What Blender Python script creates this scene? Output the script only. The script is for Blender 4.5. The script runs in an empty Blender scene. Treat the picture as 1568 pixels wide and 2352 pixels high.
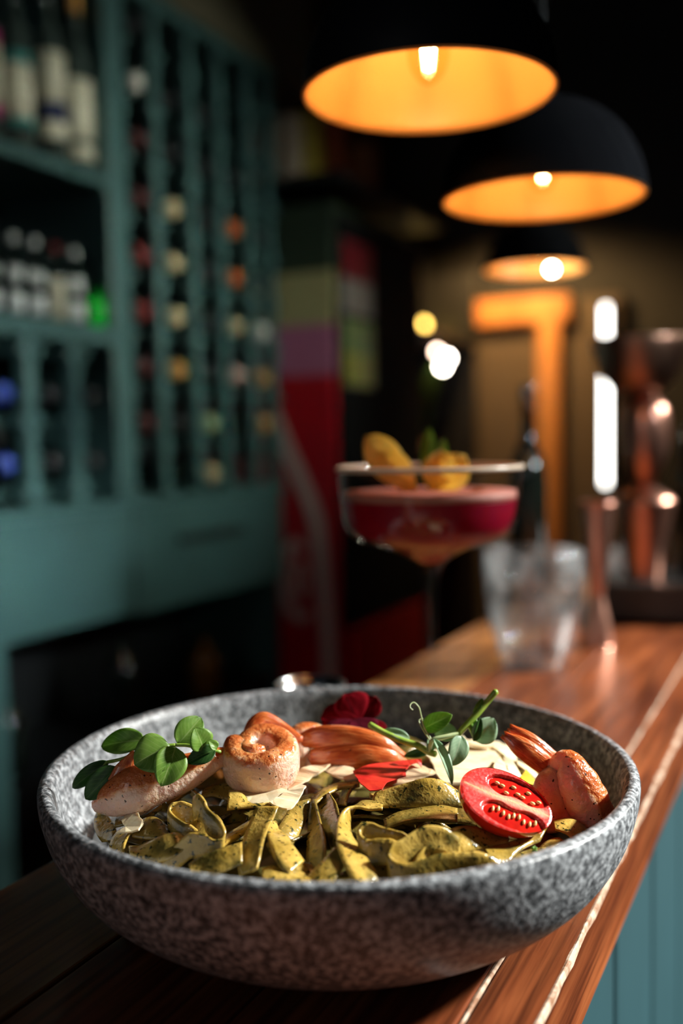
import bpy, bmesh, math, random
import numpy as np
from mathutils import Vector, Matrix

C = bpy.context.scene.collection
SC = bpy.context.scene
rnd = random.Random(7)

# ------------------------------------------------------------------ camera, world, lights, exposure
YAW, PITCH, ROLL = 0.4541, 0.0746, -0.0185
ZB = 1.06                                   # top of the bar counter
CAM = Vector((0.21045, -0.42317, 1.2841))

def camera_rotation():
    f = Vector((-math.sin(YAW)*math.cos(PITCH), math.cos(YAW)*math.cos(PITCH), -math.sin(PITCH)))
    r = Vector((math.cos(YAW), math.sin(YAW), 0)); u = r.cross(f)
    c, s = math.cos(ROLL), math.sin(ROLL)
    R, U = c*r + s*u, -s*r + c*u
    return Matrix(((R.x, U.x, -f.x), (R.y, U.y, -f.y), (R.z, U.z, -f.z)))

cd = bpy.data.cameras.new('camera'); cam = bpy.data.objects.new('camera', cd); C.objects.link(cam)
cam.matrix_world = Matrix.Translation(CAM) @ camera_rotation().to_4x4()
cd.sensor_fit = 'VERTICAL'; cd.sensor_height = 36.0; cd.sensor_width = 24.0; cd.lens = 35.0
cd.clip_start = 0.02
cd.dof.use_dof = True; cd.dof.focus_distance = 0.436; cd.dof.aperture_fstop = 3.1
SC.camera = cam

SC.view_settings.view_transform = 'Standard'; SC.view_settings.look = 'None'
SC.view_settings.exposure = 0.0; SC.view_settings.gamma = 1.0
SC.view_settings.use_curve_mapping = False
SC.cycles.use_denoising = True
SC.cycles.caustics_reflective = False; SC.cycles.caustics_refractive = False
SC.cycles.max_bounces = 10; SC.cycles.transparent_max_bounces = 12
SC.cycles.sample_clamp_indirect = 6.0

w = bpy.data.worlds.new('dim_room_air'); SC.world = w; w.use_nodes = True
w.node_tree.nodes['Background'].inputs[0].default_value = (0.45, 0.75, 1.0, 1)
w.node_tree.nodes['Background'].inputs[1].default_value = 0.018

def area_light(name, loc, target, sx, sy, watts, col, spread=180):
    l = bpy.data.lights.new(name, 'AREA'); l.shape = 'RECTANGLE'; l.size = sx; l.size_y = sy
    l.energy = watts; l.color = col; l.spread = math.radians(spread)
    o = bpy.data.objects.new(name, l); C.objects.link(o); o.location = loc
    o.rotation_euler = (Vector(target) - Vector(loc)).to_track_quat('-Z', 'Y').to_euler()
    return o
area_light('window_daylight', (3.15, 2.46, 3.30), (0.0, 0.05, 1.1), 0.50, 0.24, 1180, (1.0, 0.98, 0.95))
area_light('front_fill_light', (-0.25, -2.35, 1.95), (-0.1, 0.4, 1.15), 0.42, 0.85, 2.7, (0.97, 0.98, 1.0))  # unseen fill added behind the camera to brighten front faces
area_light('rack_fill_light', (1.5, 1.32, 2.05), (-1.1, 1.40, 1.60), 0.10, 0.10, 2.4, (0.90, 1.0, 0.88), 35)  # added lamp inside the room, makes the bright patch on the rack
area_light('cabinet_fill_light', (1.4, 0.2, 1.9), (-1.1, 0.80, 1.10), 0.10, 0.10, 1.5, (0.90, 1.0, 1.0), 22)  # second added lamp, brightens the left part of the cabinet

# ------------------------------------------------------------------ materials
MATS = {}
def nodes_of(name):
    m = bpy.data.materials.new(name); m.use_nodes = True; nt = m.node_tree
    return m, nt, nt.nodes['Principled BSDF']
def N(nt, kind, **kw):
    n = nt.nodes.new(kind)
    for k, v in kw.items(): setattr(n, k, v)
    return n
def ramp(nt, fac, stops):
    r = N(nt, 'ShaderNodeValToRGB'); e = r.color_ramp.elements
    while len(e) < len(stops): e.new(0.5)
    for el, (p, c) in zip(e, stops): el.position = p; el.color = (*c, 1)
    nt.links.new(fac, r.inputs[0]); return r.outputs[0]
def coords(nt, scale=(1, 1, 1), kind='Object', rand=False):
    tc = N(nt, 'ShaderNodeTexCoord'); mp = N(nt, 'ShaderNodeMapping'); mp.inputs['Scale'].default_value = scale
    nt.links.new(tc.outputs[kind], mp.inputs[0])
    if rand:
        oi = N(nt, 'ShaderNodeObjectInfo'); mu = N(nt, 'ShaderNodeMath', operation='MULTIPLY'); mu.inputs[1].default_value = 3.7
        nt.links.new(oi.outputs['Random'], mu.inputs[0]); nt.links.new(mu.outputs[0], mp.inputs['Location'])
    return mp.outputs[0]
def noise(nt, vec, scale, detail=3, rough=0.55):
    n = N(nt, 'ShaderNodeTexNoise'); n.inputs['Scale'].default_value = scale
    n.inputs['Detail'].default_value = detail; n.inputs['Roughness'].default_value = rough
    nt.links.new(vec, n.inputs['Vector']); return n.outputs[0]
def add_bump(nt, bsdf, h, strength, dist):
    b = N(nt, 'ShaderNodeBump'); b.inputs['Strength'].default_value = strength; b.inputs['Distance'].default_value = dist
    nt.links.new(h, b.inputs['Height']); nt.links.new(b.outputs[0], bsdf.inputs['Normal'])
def mixc(nt, fac, a, b, blend='MIX'):
    m = N(nt, 'ShaderNodeMix', data_type='RGBA', blend_type=blend)
    for s, v in ((m.inputs[0], fac), (m.inputs[6], a), (m.inputs[7], b)):
        if isinstance(v, tuple): s.default_value = (*v, 1) if len(v) == 3 else v
        elif isinstance(v, (int, float)): s.default_value = v
        else: nt.links.new(v, s)
    return m.outputs[2]
def M(name, c1, c2=None, scale=20, lo=.35, hi=.65, rough=.5, metal=0.0, bump=0.0, bdist=.001, stretch=(1, 1, 1),
      coat=0.0, sss=0.0, emit=None, power=0.0, kind='Object', rand=False, spec=.5, alpha=1.0):
    if name in MATS: return MATS[name]
    m, nt, b = nodes_of(name)
    b.inputs['Roughness'].default_value = rough; b.inputs['Metallic'].default_value = metal
    b.inputs['Coat Weight'].default_value = coat; b.inputs['Specular IOR Level'].default_value = spec
    if sss:
        b.inputs['Subsurface Weight'].default_value = sss; b.inputs['Subsurface Scale'].default_value = .004
        b.inputs['Subsurface Radius'].default_value = (1, .45, .3)
    v = coords(nt, stretch, kind, rand); n = noise(nt, v, scale)
    nt.links.new(ramp(nt, n, [(lo, c1), (hi, c2 or tuple(x*.82 for x in c1))]), b.inputs['Base Color'])
    if bump: add_bump(nt, b, n, bump, bdist)
    if power:
        b.inputs['Emission Color'].default_value = (*(emit or c1), 1); b.inputs['Emission Strength'].default_value = power
    MATS[name] = m; return m

def thin_glass(name, tint=(1, 1, 1), strength=1.0):
    if name in MATS: return MATS[name]
    m = bpy.data.materials.new(name); m.use_nodes = True; nt = m.node_tree; nt.nodes.clear()
    out = N(nt, 'ShaderNodeOutputMaterial'); tr = N(nt, 'ShaderNodeBsdfTransparent'); gl = N(nt, 'ShaderNodeBsdfGlossy')
    tr.inputs[0].default_value = (*tint, 1); gl.inputs['Roughness'].default_value = .03
    fr = N(nt, 'ShaderNodeLayerWeight'); fr.inputs[0].default_value = .5
    pw = N(nt, 'ShaderNodeMath', operation='POWER'); pw.inputs[1].default_value = 4.0; nt.links.new(fr.outputs['Facing'], pw.inputs[0])
    mu = N(nt, 'ShaderNodeMath', operation='MULTIPLY_ADD'); mu.inputs[1].default_value = .8*strength; mu.inputs[2].default_value = .045*strength; mu.use_clamp = True
    mx = N(nt, 'ShaderNodeMixShader'); nt.links.new(pw.outputs[0], mu.inputs[0]); nt.links.new(mu.outputs[0], mx.inputs[0])
    nt.links.new(tr.outputs[0], mx.inputs[1]); nt.links.new(gl.outputs[0], mx.inputs[2]); nt.links.new(mx.outputs[0], out.inputs[0])
    MATS[name] = m; return m
def clear_glass(name, col=(1, 1, 1), ior=1.45, rough=0.0):
    if name in MATS: return MATS[name]
    m = bpy.data.materials.new(name); m.use_nodes = True; nt = m.node_tree; nt.nodes.clear()
    out = N(nt, 'ShaderNodeOutputMaterial'); g = N(nt, 'ShaderNodeBsdfGlass')
    g.inputs['Color'].default_value = (*col, 1); g.inputs['IOR'].default_value = ior; g.inputs['Roughness'].default_value = rough
    nt.links.new(g.outputs[0], out.inputs[0]); MATS[name] = m; return m
def glow(name, col, power):
    m, nt, b = nodes_of(name); b.inputs['Base Color'].default_value = (0, 0, 0, 1)
    b.inputs['Emission Color'].default_value = (*col, 1); b.inputs['Emission Strength'].default_value = power
    return m

def stoneware():
    m, nt, b = nodes_of('speckled_stoneware')
    v = coords(nt); big = noise(nt, v, 330, 3, .6); fine = noise(nt, v, 900, 2, .5)
    a = N(nt, 'ShaderNodeMath', operation='MULTIPLY_ADD'); a.inputs[1].default_value = .35; nt.links.new(fine, a.inputs[0]); nt.links.new(big, a.inputs[2])
    col = ramp(nt, a.outputs[0], [(.52, (.040, .043, .047)), (.66, (.15, .158, .167)), (.80, (.42, .44, .46))])
    nt.links.new(col, b.inputs['Base Color']); b.inputs['Roughness'].default_value = .36
    add_bump(nt, b, a.outputs[0], .5, .0009); return m
def pasta_mat(name, c1, c2):
    m, nt, b = nodes_of(name)
    v = coords(nt, rand=True); n1 = noise(nt, v, 110, 3); n2 = noise(nt, v, 420, 2); n3 = noise(nt, v, 60, 2)
    base = ramp(nt, n1, [(.35, c1), (.66, c2)])
    spk = ramp(nt, n2, [(.60, (0, 0, 0)), (.66, (1, 1, 1))])
    col = mixc(nt, spk, base, (.030, .034, .008))
    blot = ramp(nt, n3, [(.50, (0, 0, 0)), (.66, (.85, .85, .85))])
    col = mixc(nt, blot, col, (.075, .065, .015))
    nt.links.new(col, b.inputs['Base Color']); b.inputs['Roughness'].default_value = .24
    b.inputs['Subsurface Weight'].default_value = .25; b.inputs['Subsurface Scale'].default_value = .002
    b.inputs['Subsurface Radius'].default_value = (1, .7, .2)
    b.inputs['Coat Weight'].default_value = .35; b.inputs['Coat Roughness'].default_value = .15
    add_bump(nt, b, n2, .6, .0008); return m
def shrimp_mat():
    m, nt, b = nodes_of('seared_prawn_flesh')
    v = coords(nt); n1 = noise(nt, v, 120, 4); n2 = noise(nt, v, 330, 3); n3 = noise(nt, v, 500, 1)
    at = N(nt, 'ShaderNodeAttribute', attribute_name='sear')
    s = N(nt, 'ShaderNodeMath', operation='MULTIPLY_ADD'); s.inputs[1].default_value = 1.15
    nt.links.new(n1, s.inputs[0]); nt.links.new(at.outputs['Fac'], s.inputs[2])
    col = ramp(nt, s.outputs[0], [(.42, (.78, .50, .39)), (.70, (.82, .50, .33)), (.90, (.74, .29, .10)), (1.0, (.55, .15, .04))])
    fleck = ramp(nt, n3, [(.70, (0, 0, 0)), (.74, (1, 1, 1))])
    col = mixc(nt, fleck, col, (.07, .02, .01))
    nt.links.new(col, b.inputs['Base Color']); b.inputs['Roughness'].default_value = .25
    b.inputs['Subsurface Weight'].default_value = .6; b.inputs['Subsurface Scale'].default_value = .008
    b.inputs['Subsurface Radius'].default_value = (1, .4, .25); b.inputs['Coat Weight'].default_value = .4
    b.inputs['Coat Roughness'].default_value = .12
    add_bump(nt, b, n2, .8, .0018); return m
def tail_mat():
    m, nt, b = nodes_of('orange_prawn_shell')
    v = coords(nt, (2.2, 9, 1), 'UV'); n1 = noise(nt, v, 2.2, 4); v2 = coords(nt); n2 = noise(nt, v2, 380, 2)
    col = ramp(nt, n1, [(.34, (.42, .06, .012)), (.52, (.66, .15, .03)), (.72, (.80, .33, .12))])
    col = mixc(nt, ramp(nt, n2, [(.69, (0, 0, 0)), (.74, (1, 1, 1))]), col, (.10, .02, .01))
    nt.links.new(col, b.inputs['Base Color']); b.inputs['Roughness'].default_value = .24; b.inputs['Coat Weight'].default_value = .5
    b.inputs['Subsurface Weight'].default_value = .2; b.inputs['Subsurface Scale'].default_value = .003
    add_bump(nt, b, n1, .6, .001); return m
def leaf_mat(name, c1, c2, vein, tr=.48, rough=.42, spec=.5):
    m, nt, b = nodes_of(name)
    tc = N(nt, 'ShaderNodeTexCoord'); sp = N(nt, 'ShaderNodeSeparateXYZ'); nt.links.new(tc.outputs['UV'], sp.inputs[0])
    d = N(nt, 'ShaderNodeMath', operation='SUBTRACT'); d.inputs[1].default_value = .5; nt.links.new(sp.outputs[0], d.inputs[0])
    ab = N(nt, 'ShaderNodeMath', operation='ABSOLUTE'); nt.links.new(d.outputs[0], ab.inputs[0])
    mid = ramp(nt, ab.outputs[0], [(.0, (1, 1, 1)), (.035, (0, 0, 0))])
    k = N(nt, 'ShaderNodeMath', operation='MULTIPLY_ADD'); k.inputs[1].default_value = -.7
    nt.links.new(ab.outputs[0], k.inputs[0]); nt.links.new(sp.outputs[1], k.inputs[2])
    wv = N(nt, 'ShaderNodeMath', operation='MULTIPLY'); wv.inputs[1].default_value = 44; nt.links.new(k.outputs[0], wv.inputs[0])
    sn = N(nt, 'ShaderNodeMath', operation='SINE'); nt.links.new(wv.outputs[0], sn.inputs[0])
    side = ramp(nt, sn.outputs[0], [(.90, (0, 0, 0)), (1.0, (.45, .45, .45))])
    n1 = noise(nt, coords(nt, rand=True), 140, 3)
    col = ramp(nt, n1, [(.35, c1), (.68, c2)])
    col = mixc(nt, mid, col, vein); col = mixc(nt, side, col, vein)
    nt.links.new(col, b.inputs['Base Color']); b.inputs['Roughness'].default_value = rough; b.inputs['Specular IOR Level'].default_value = spec
    out = nt.nodes['Material Output']; tl = N(nt, 'ShaderNodeBsdfTranslucent'); nt.links.new(col, tl.inputs[0])
    mx = N(nt, 'ShaderNodeMixShader'); mx.inputs[0].default_value = tr
    nt.links.new(b.outputs[0], mx.inputs[1]); nt.links.new(tl.outputs[0], mx.inputs[2]); nt.links.new(mx.outputs[0], out.inputs[0])
    return m
def tomato_mat():
    m, nt, b = nodes_of('tomato_flesh')
    a = N(nt, 'ShaderNodeAttribute', attribute_name='Col'); n1 = noise(nt, coords(nt), 700, 2)
    col = mixc(nt, ramp(nt, n1, [(.45, (0, 0, 0)), (.70, (.22, .22, .22))]), a.outputs['Color'], (.95, .50, .45))
    nt.links.new(col, b.inputs['Base Color']); b.inputs['Roughness'].default_value = .22
    b.inputs['Subsurface Weight'].default_value = .3; b.inputs['Subsurface Scale'].default_value = .003
    b.inputs['Coat Weight'].default_value = .4; add_bump(nt, b, n1, .4, .0006); return m
def wood(name, c1, c2, c3, rough=.28):
    m, nt, b = nodes_of(name)
    v = coords(nt, (1, .09, 1), rand=True); n1 = noise(nt, v, 70, 5, .6); v2 = coords(nt, (1, .03, 1)); n2 = noise(nt, v2, 260, 3)
    v3 = coords(nt, (1, .35, 1)); n3 = noise(nt, v3, 14, 3)
    col = ramp(nt, n1, [(.30, c1), (.50, c2), (.70, c3)])
    col = mixc(nt, ramp(nt, n2, [(.44, (0, 0, 0)), (.68, (.8, .8, .8))]), col, tuple(x*.35 for x in c1))
    col = mixc(nt, ramp(nt, n3, [(.40, (0, 0, 0)), (.75, (.55, .55, .55))]), col, tuple(x*.5 for x in c1))
    nt.links.new(col, b.inputs['Base Color']); b.inputs['Roughness'].default_value = rough
    add_bump(nt, b, n2, .25, .0008); return m

m_bowl = stoneware()
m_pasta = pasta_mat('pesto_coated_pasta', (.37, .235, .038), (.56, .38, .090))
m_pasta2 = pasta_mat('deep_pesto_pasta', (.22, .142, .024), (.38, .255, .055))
m_pasta3 = pasta_mat('shade_darkened_pasta', (.13, .085, .014), (.25, .165, .034)); m_shrimp = shrimp_mat(); m_tail = tail_mat()  # m_pasta3: buried strands coloured darker to stand for shade in the gaps
m_leaf = leaf_mat('pea_shoot_leaf_green', (.15, .32, .035), (.30, .50, .085), (.46, .62, .20))
m_leaf2 = leaf_mat('pea_shoot_leaf_bluegreen', (.28, .45, .27), (.42, .58, .38), (.60, .72, .50))
m_leafd = leaf_mat('pea_shoot_leaf_dark', (.03, .10, .018), (.06, .16, .03), (.14, .26, .06))
m_stem = M('pea_shoot_stem', (.20, .34, .035), (.34, .44, .07), 200, rough=.35)
m_stemp = M('pale_stem', (.42, .52, .22), (.55, .62, .35), 200, rough=.35)
m_violet = leaf_mat('viola_petal_velvet', (.13, .001, .004), (.24, .003, .010), (.05, .0008, .003), .25, .9, .05)
m_violetp = leaf_mat('viola_petal_plum', (.07, .003, .010), (.13, .008, .022), (.03, .002, .006), .25, .9, .05)
m_cheese = M('parmesan', (.66, .51, .30), (.78, .65, .44), 160, rough=.45, sss=.3, bump=.3, bdist=.0006)
m_cheese2 = M('parmesan_warm', (.62, .42, .24), (.74, .55, .36), 160, rough=.45, sss=.3, bump=.3, bdist=.0006)
m_redpet = M('scarlet_petal', (.50, .006, .006), (.62, .03, .012), 180, rough=.5, bump=.3)
m_yel = M('yellow_petal', (.80, .52, .02), (.85, .62, .06), 200, rough=.5)
m_tom = tomato_mat(); m_skin = M('tomato_skin', (.62, .012, .008), (.72, .03, .01), 60, rough=.16, coat=.6, sss=.2)
m_gel = M('tomato_gel', (.45, .01, .008), (.58, .02, .01), 200, rough=.06, coat=1.0)
m_seed = M('tomato_seed', (.85, .50, .16), (.90, .66, .32), 400, rough=.15, coat=.8)
m_mahog = wood('mahogany', (.085, .019, .007), (.22, .055, .017), (.34, .10, .032))
m_oak = wood('honey_oak', (.20, .065, .016), (.34, .13, .032), (.45, .20, .055), .36)
m_worn = M('worn_pale_wood', (.50, .36, .26), (.22, .10, .045), 150, .40, .64, rough=.7, bump=.6)
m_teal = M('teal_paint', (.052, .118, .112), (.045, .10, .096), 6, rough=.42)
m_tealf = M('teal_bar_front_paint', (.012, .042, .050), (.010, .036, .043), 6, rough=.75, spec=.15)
m_dark = M('black_paint', (.012, .013, .014), (.009, .010, .011), 10, rough=.45)
m_char = M('charcoal_wall_paint', (.020, .021, .022), (.015, .016, .016), 4, rough=.8)
m_olive = M('olive_brown_paint', (.13, .105, .06), (.10, .085, .05), 4, rough=.85)
m_beige = M('beige_plaster', (.105, .08, .056), (.092, .07, .048), 3, rough=.85, bump=.1)
m_orangewood = M('orange_varnished_pine', (.62, .28, .085), (.50, .20, .055), 9, rough=.42, stretch=(1, 1, .1))
m_red = M('red_enamel', (.62, .004, .016), (.56, .003, .014), 3, rough=.32)
m_copper = M('copper', (.86, .44, .32), (.78, .37, .26), 40, rough=.30, metal=1)
m_dcopper = M('dark_copper', (.50, .28, .19), (.42, .22, .15), 40, rough=.34, metal=1)
m_steel = M('brushed_steel', (.55, .55, .55), (.48, .48, .48), 60, rough=.25, metal=1)
m_black = M('black_lamp_enamel', (.006, .006, .007), (.005, .005, .006), 30, rough=.5, spec=.15)
m_black2 = M('matt_black_lamp', (.006, .006, .007), (.005, .005, .006), 30, rough=.9, spec=0.0)
m_gold = M('lamp_inside_gold_lacquer', (.92, .54, .20), (.88, .50, .17), 8, rough=.34)
m_bglass = M('dark_bottle_glass', (.010, .016, .012), (.008, .012, .010), 10, rough=.08, coat=.5)
m_tglass = thin_glass('clear_thin_glass', (.97, .98, .97), 1.3)
m_bulb = thin_glass('amber_bulb_glass', (1.0, .90, .74), .6)
m_glass = thin_glass('tumbler_glass', (.95, .96, .96), 2.2)
def add_bright_haze(m, amount):  # white scatter mixed in to imitate bright light refracted by the glass
    nt = m.node_tree; out = nt.nodes['Material Output']; src = out.inputs[0].links[0].from_socket
    tl = N(nt, 'ShaderNodeBsdfTranslucent'); tl.inputs[0].default_value = (.9, .9, .9, 1); df = N(nt, 'ShaderNodeBsdfDiffuse'); df.inputs[0].default_value = (.9, .9, .9, 1)
    a = N(nt, 'ShaderNodeMixShader'); nt.links.new(tl.outputs[0], a.inputs[1]); nt.links.new(df.outputs[0], a.inputs[2])
    b = N(nt, 'ShaderNodeMixShader'); nz = noise(nt, coords(nt, (1, 1, .5)), 60, 3); b_f = ramp(nt, nz, [(.38, (amount*.15,)*3), (.66, (amount*2.2,)*3)])
    nt.links.new(b_f, b.inputs[0]); nt.links.new(src, b.inputs[1]); nt.links.new(a.outputs[0], b.inputs[2]); nt.links.new(b.outputs[0], out.inputs[0])
add_bright_haze(m_glass, .085)
m_fil = glow('glowing_filament', (1.0, .66, .30), 120)
m_floor = M('dark_floor_tile', (.030, .028, .026), (.022, .020, .019), 5, rough=.5)

# ------------------------------------------------------------------ mesh helpers
def obj(name, verts, faces, mat, parent=None, smooth=True, uv=None, pivot=None, attr=None, kind=None):
    """ONE mesh object from world-space verts; its origin sits at its own base centre."""
    V = np.asarray([tuple(v) for v in verts], float)
    lo, hi = V.min(0), V.max(0)
    o0 = Vector(pivot) if pivot is not None else Vector(((lo[0]+hi[0])/2, (lo[1]+hi[1])/2, lo[2]))
    me = bpy.data.meshes.new(name)
    me.from_pydata([tuple(v) for v in (V - np.array(o0))], [], [tuple(f) for f in faces])
    bm = bmesh.new(); bm.from_mesh(me); bmesh.ops.recalc_face_normals(bm, faces=bm.faces); bm.to_mesh(me); bm.free()
    for p in me.polygons: p.use_smooth = smooth
    for mm in (mat if isinstance(mat, (list, tuple)) else [mat]): me.materials.append(mm)
    if uv is not None:
        l = me.uv_layers.new(name='UVMap')
        for lp in me.loops: l.data[lp.index].uv = uv[lp.vertex_index]
    if attr:
        for an, vals in attr.items():
            if an == 'Col':
                a = me.color_attributes.new('Col', 'FLOAT_COLOR', 'POINT')
                for i, c in enumerate(vals): a.data[i].color = (*c, 1)
            else:
                a = me.attributes.new(an, 'FLOAT', 'POINT'); a.data.foreach_set('value', list(map(float, vals)))
    o = bpy.data.objects.new(name, me); C.objects.link(o)
    if parent is not None:
        o.parent = parent; o.location = o0 - world_loc(parent)
    else: o.location = o0
    if kind: o['kind'] = kind
    return o
def world_loc(o):
    v = Vector(o.location)
    while o.parent: o = o.parent; v = v + o.location
    return v
def thing(name, label, cat, loc, group=None):
    o = bpy.data.objects.new(name, None); C.objects.link(o); o.location = loc; o.empty_display_size = .02
    return tag(o, label, cat, group)
def tag(o, label=None, cat=None, group=None, kind=None):
    if label: o['label'] = label
    if cat: o['category'] = cat
    if group: o['group'] = group
    if kind: o['kind'] = kind
    return o
def copy_tree(o, parent=None):
    c = o.copy(); C.objects.link(c)
    if parent is not None: c.parent = parent
    for ch in list(o.children): copy_tree(ch, c)
    return c
def box(x0, x1, y0, y1, z0, z1, bev=0.0):
    bm = bmesh.new(); bmesh.ops.create_cube(bm, size=1)
    for v in bm.verts:
        v.co = Vector(((x0+x1)/2 + v.co.x*(x1-x0), (y0+y1)/2 + v.co.y*(y1-y0), (z0+z1)/2 + v.co.z*(z1-z0)))
    if bev: bmesh.ops.bevel(bm, geom=bm.edges[:], offset=bev, segments=2, affect='EDGES', profile=.5)
    vs = [v.co.copy() for v in bm.verts]; bm.verts.index_update(); fs = [[v.index for v in f.verts] for f in bm.faces]; bm.free()
    return vs, fs
def boxobj(name, b, mat, parent=None, bev=.003, **kw):
    v, f = box(*b, bev); return obj(name, v, f, mat, parent, smooth=False, **kw)
def lathe(prof, cx, cy, n=48, tilt=None):
    """prof: (radius, z) from one axis end to the other."""
    vs, fs, rows = [], [], []
    for r, z in prof:
        if r < 1e-6: rows.append([len(vs)]); vs.append(Vector((cx, cy, z)))
        else:
            rows.append(list(range(len(vs), len(vs)+n)))
            for i in range(n):
                a = 2*math.pi*i/n; vs.append(Vector((cx + r*math.cos(a), cy + r*math.sin(a), z)))
    for A, B in zip(rows, rows[1:]):
        for i in range(n):
            j = (i+1) % n
            if len(A) == 1 and len(B) == 1: continue
            if len(A) == 1: fs.append([A[0], B[j], B[i]])
            elif len(B) == 1: fs.append([A[i], A[j], B[0]])
            else: fs.append([A[i], A[j], B[j], B[i]])
    return vs, fs
def lathobj(name, prof, cx, cy, mat, parent=None, n=48, **kw):
    v, f = lathe(prof, cx, cy, n); return obj(name, v, f, mat, parent, **kw)
def catmull(P, per=6):
    P = np.asarray(P, float); Q = np.vstack([2*P[0]-P[1], P, 2*P[-1]-P[-2]]); out = []
    for i in range(1, len(Q)-2):
        for k in range(per):
            t = k/per; a, b, c, d = Q[i-1], Q[i], Q[i+1], Q[i+2]
            out.append(.5*((2*b) + (c-a)*t + (2*a-5*b+4*c-d)*t*t + (-a+3*b-3*c+d)*t**3))
    out.append(Q[-2]); return np.array(out)
def smooth_profile(pts, per=4): return [tuple(p) for p in np.maximum(catmull(pts, per), [[0, -9]])]
def unit(v): return v/(np.linalg.norm(v, axis=-1, keepdims=True)+1e-12)

# bowl frame: u to the right, v away along the view, z up from the counter (millimetres)
RU = np.array([math.cos(YAW), math.sin(YAW), 0]); RV = np.array([-math.sin(YAW), math.cos(YAW), 0])
def BW(P):
    P = np.atleast_2d(np.asarray(P, float))/1000
    return P[:, :1]*RU + P[:, 1:2]*RV + np.array([0, 0, ZB]) + P[:, 2:3]*np.array([0, 0, 1.0])

def sweep(path, radii, flat=1.0, view=(0, 1, -.25), n=18, per=7, bumps=0, bamp=.05, sear=None, rag=0.0, power=2.0):
    """closed tapered body along path (mm); cross-section: side axis * r, depth axis * r * flat."""
    P = catmull(path, per); R = catmull(np.array(radii)[:, None], per)[:, 0].clip(1e-4)
    T = unit(np.gradient(P, axis=0)); vw = np.array(view, float)
    S = unit(np.cross(T, vw)); D = unit(np.cross(S, T))
    vs, uv, se = [], [], []
    m = len(P)
    for i in range(m):
        t = i/(m-1); r = R[i]*(1 + (bamp*abs(math.sin(bumps*math.pi*t)) - bamp/2 if bumps else 0))
        for k in range(n):
            a = 2*math.pi*k/n; ca, sa = math.cos(a), math.sin(a)
            ca = math.copysign(abs(ca)**(2/power), ca); sa = math.copysign(abs(sa)**(2/power), sa)
            q = P[i] + S[i]*r*ca + D[i]*r*flat*sa
            if rag and i >= m-3: q = q + T[i]*rag*math.sin(5*a+1.3)*(i-m+4)/3
            vs.append(q); uv.append((t, k/n)); se.append(sear(t, S[i]*ca + D[i]*sa) if sear else 0)
    fs = [[i*n+k, i*n+(k+1) % n, (i+1)*n+(k+1) % n, (i+1)*n+k] for i in range(m-1) for k in range(n)]
    for e, i in ((0, 0), (1, m-1)):
        c = len(vs); tip = P[i] + T[i]*(R[i]*.55 if e else -R[i]*.55)*(.3 if rag and e else 1)
        vs.append(tip); uv.append((e, .5)); se.append(se[i*n])
        for k in range(n): fs.append([c, i*n+(k+1) % n, i*n+k] if e == 0 else [c, i*n+k, i*n+(k+1) % n])
    return np.array(vs), fs, uv, se
def join(*parts):
    V, F, U, A = [], [], [], []
    for v, f, u, s in parts:
        o = len(V); V += list(v); F += [[i+o for i in q] for q in f]; U += list(u); A += list(s)
    return V, F, U, A
def tube(path, r, n=8, per=6, taper=1.0):
    R = np.linspace(r, r*taper, len(path)); return sweep(path, R, 1.0, n=n, per=per)
def ribbon(Tp, Bp, th=1.5, per=5):
    A, B = catmull(Tp, per), catmull(Bp, per); m = len(A); mid = (A+B)/2
    W = A-B; T = unit(np.gradient(mid, axis=0)); Nn = unit(np.cross(T, W))
    vs = []
    for i in range(m):
        for s, h in ((-.5, 0), (-.47, .42), (-.3, .5), (.3, .5), (.47, .42), (.5, 0), (.47, -.42), (.3, -.5), (-.3, -.5), (-.47, -.42)):
            cup = .6*(1-4*s*s)
            vs.append(mid[i] + W[i]*s + Nn[i]*(h*th + cup))
    n = 10
    fs = [[i*n+k, i*n+(k+1) % n, (i+1)*n+(k+1) % n, (i+1)*n+k] for i in range(m-1) for k in range(n)]
    fs += [list(range(n))[::-1], [(m-1)*n+k for k in range(n)]]
    return vs, fs
def leaf_mesh(base, tip, width, fold, bend, normal=(.42, -.72, .55), shape='leaf', th=.45):
    b, t = np.array(base, float), np.array(tip, float); ax = t-b; Ln = np.linalg.norm(ax); ax = ax/Ln
    nn = np.array(normal, float); sd = unit(np.cross(ax, nn)); nn = unit(np.cross(sd, ax))
    nt_, ns = 14, 8; vs, uv = [], []
    for lay in (0, 1):
        for i in range(nt_+1):
            s = i/nt_
            if shape == 'leaf': wd = math.sin(math.pi*min(1, s)**.82)**.62
            else: wd = (math.sin(math.pi*(.06+.94*s)**1.55))**.55 if s < 1 else 0
            wd = max(wd, .03 if s < 1 else .02)
            for k in range(ns+1):
                c = k/ns*2-1
                p = b + ax*Ln*s + sd*c*width/2*wd + nn*(fold*abs(c)*width/2*wd) + nn*(bend*Ln*math.sin(math.pi*s)*.5)
                if shape == 'petal': p = p + nn*.5*math.sin(9*c+5*s)*s + ax*Ln*.035*math.sin(7*c)*s
                else: p = p + nn*.12*math.sin(6*c+8*s)
                vs.append(p - nn*th*lay); uv.append((k/ns, s))
    r = ns+1; off = (nt_+1)*r; fs = []
    for i in range(nt_):
        for k in range(ns):
            a = i*r+k; fs.append([a, a+1, a+r+1, a+r]); fs.append([off+a+r, off+a+r+1, off+a+1, off+a])
    edge = [k for k in range(ns)] ; 
    for k in range(ns): fs.append([k+1, k, off+k, off+k+1]); q = nt_*r+k; fs.append([q, q+1, off+q+1, off+q])
    for i in range(nt_):
        q = i*r; fs.append([q, q+r, off+q+r, off+q]); q = i*r+ns; fs.append([q+r, q, off+q, off+q+r])
    return vs, fs, uv
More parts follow.
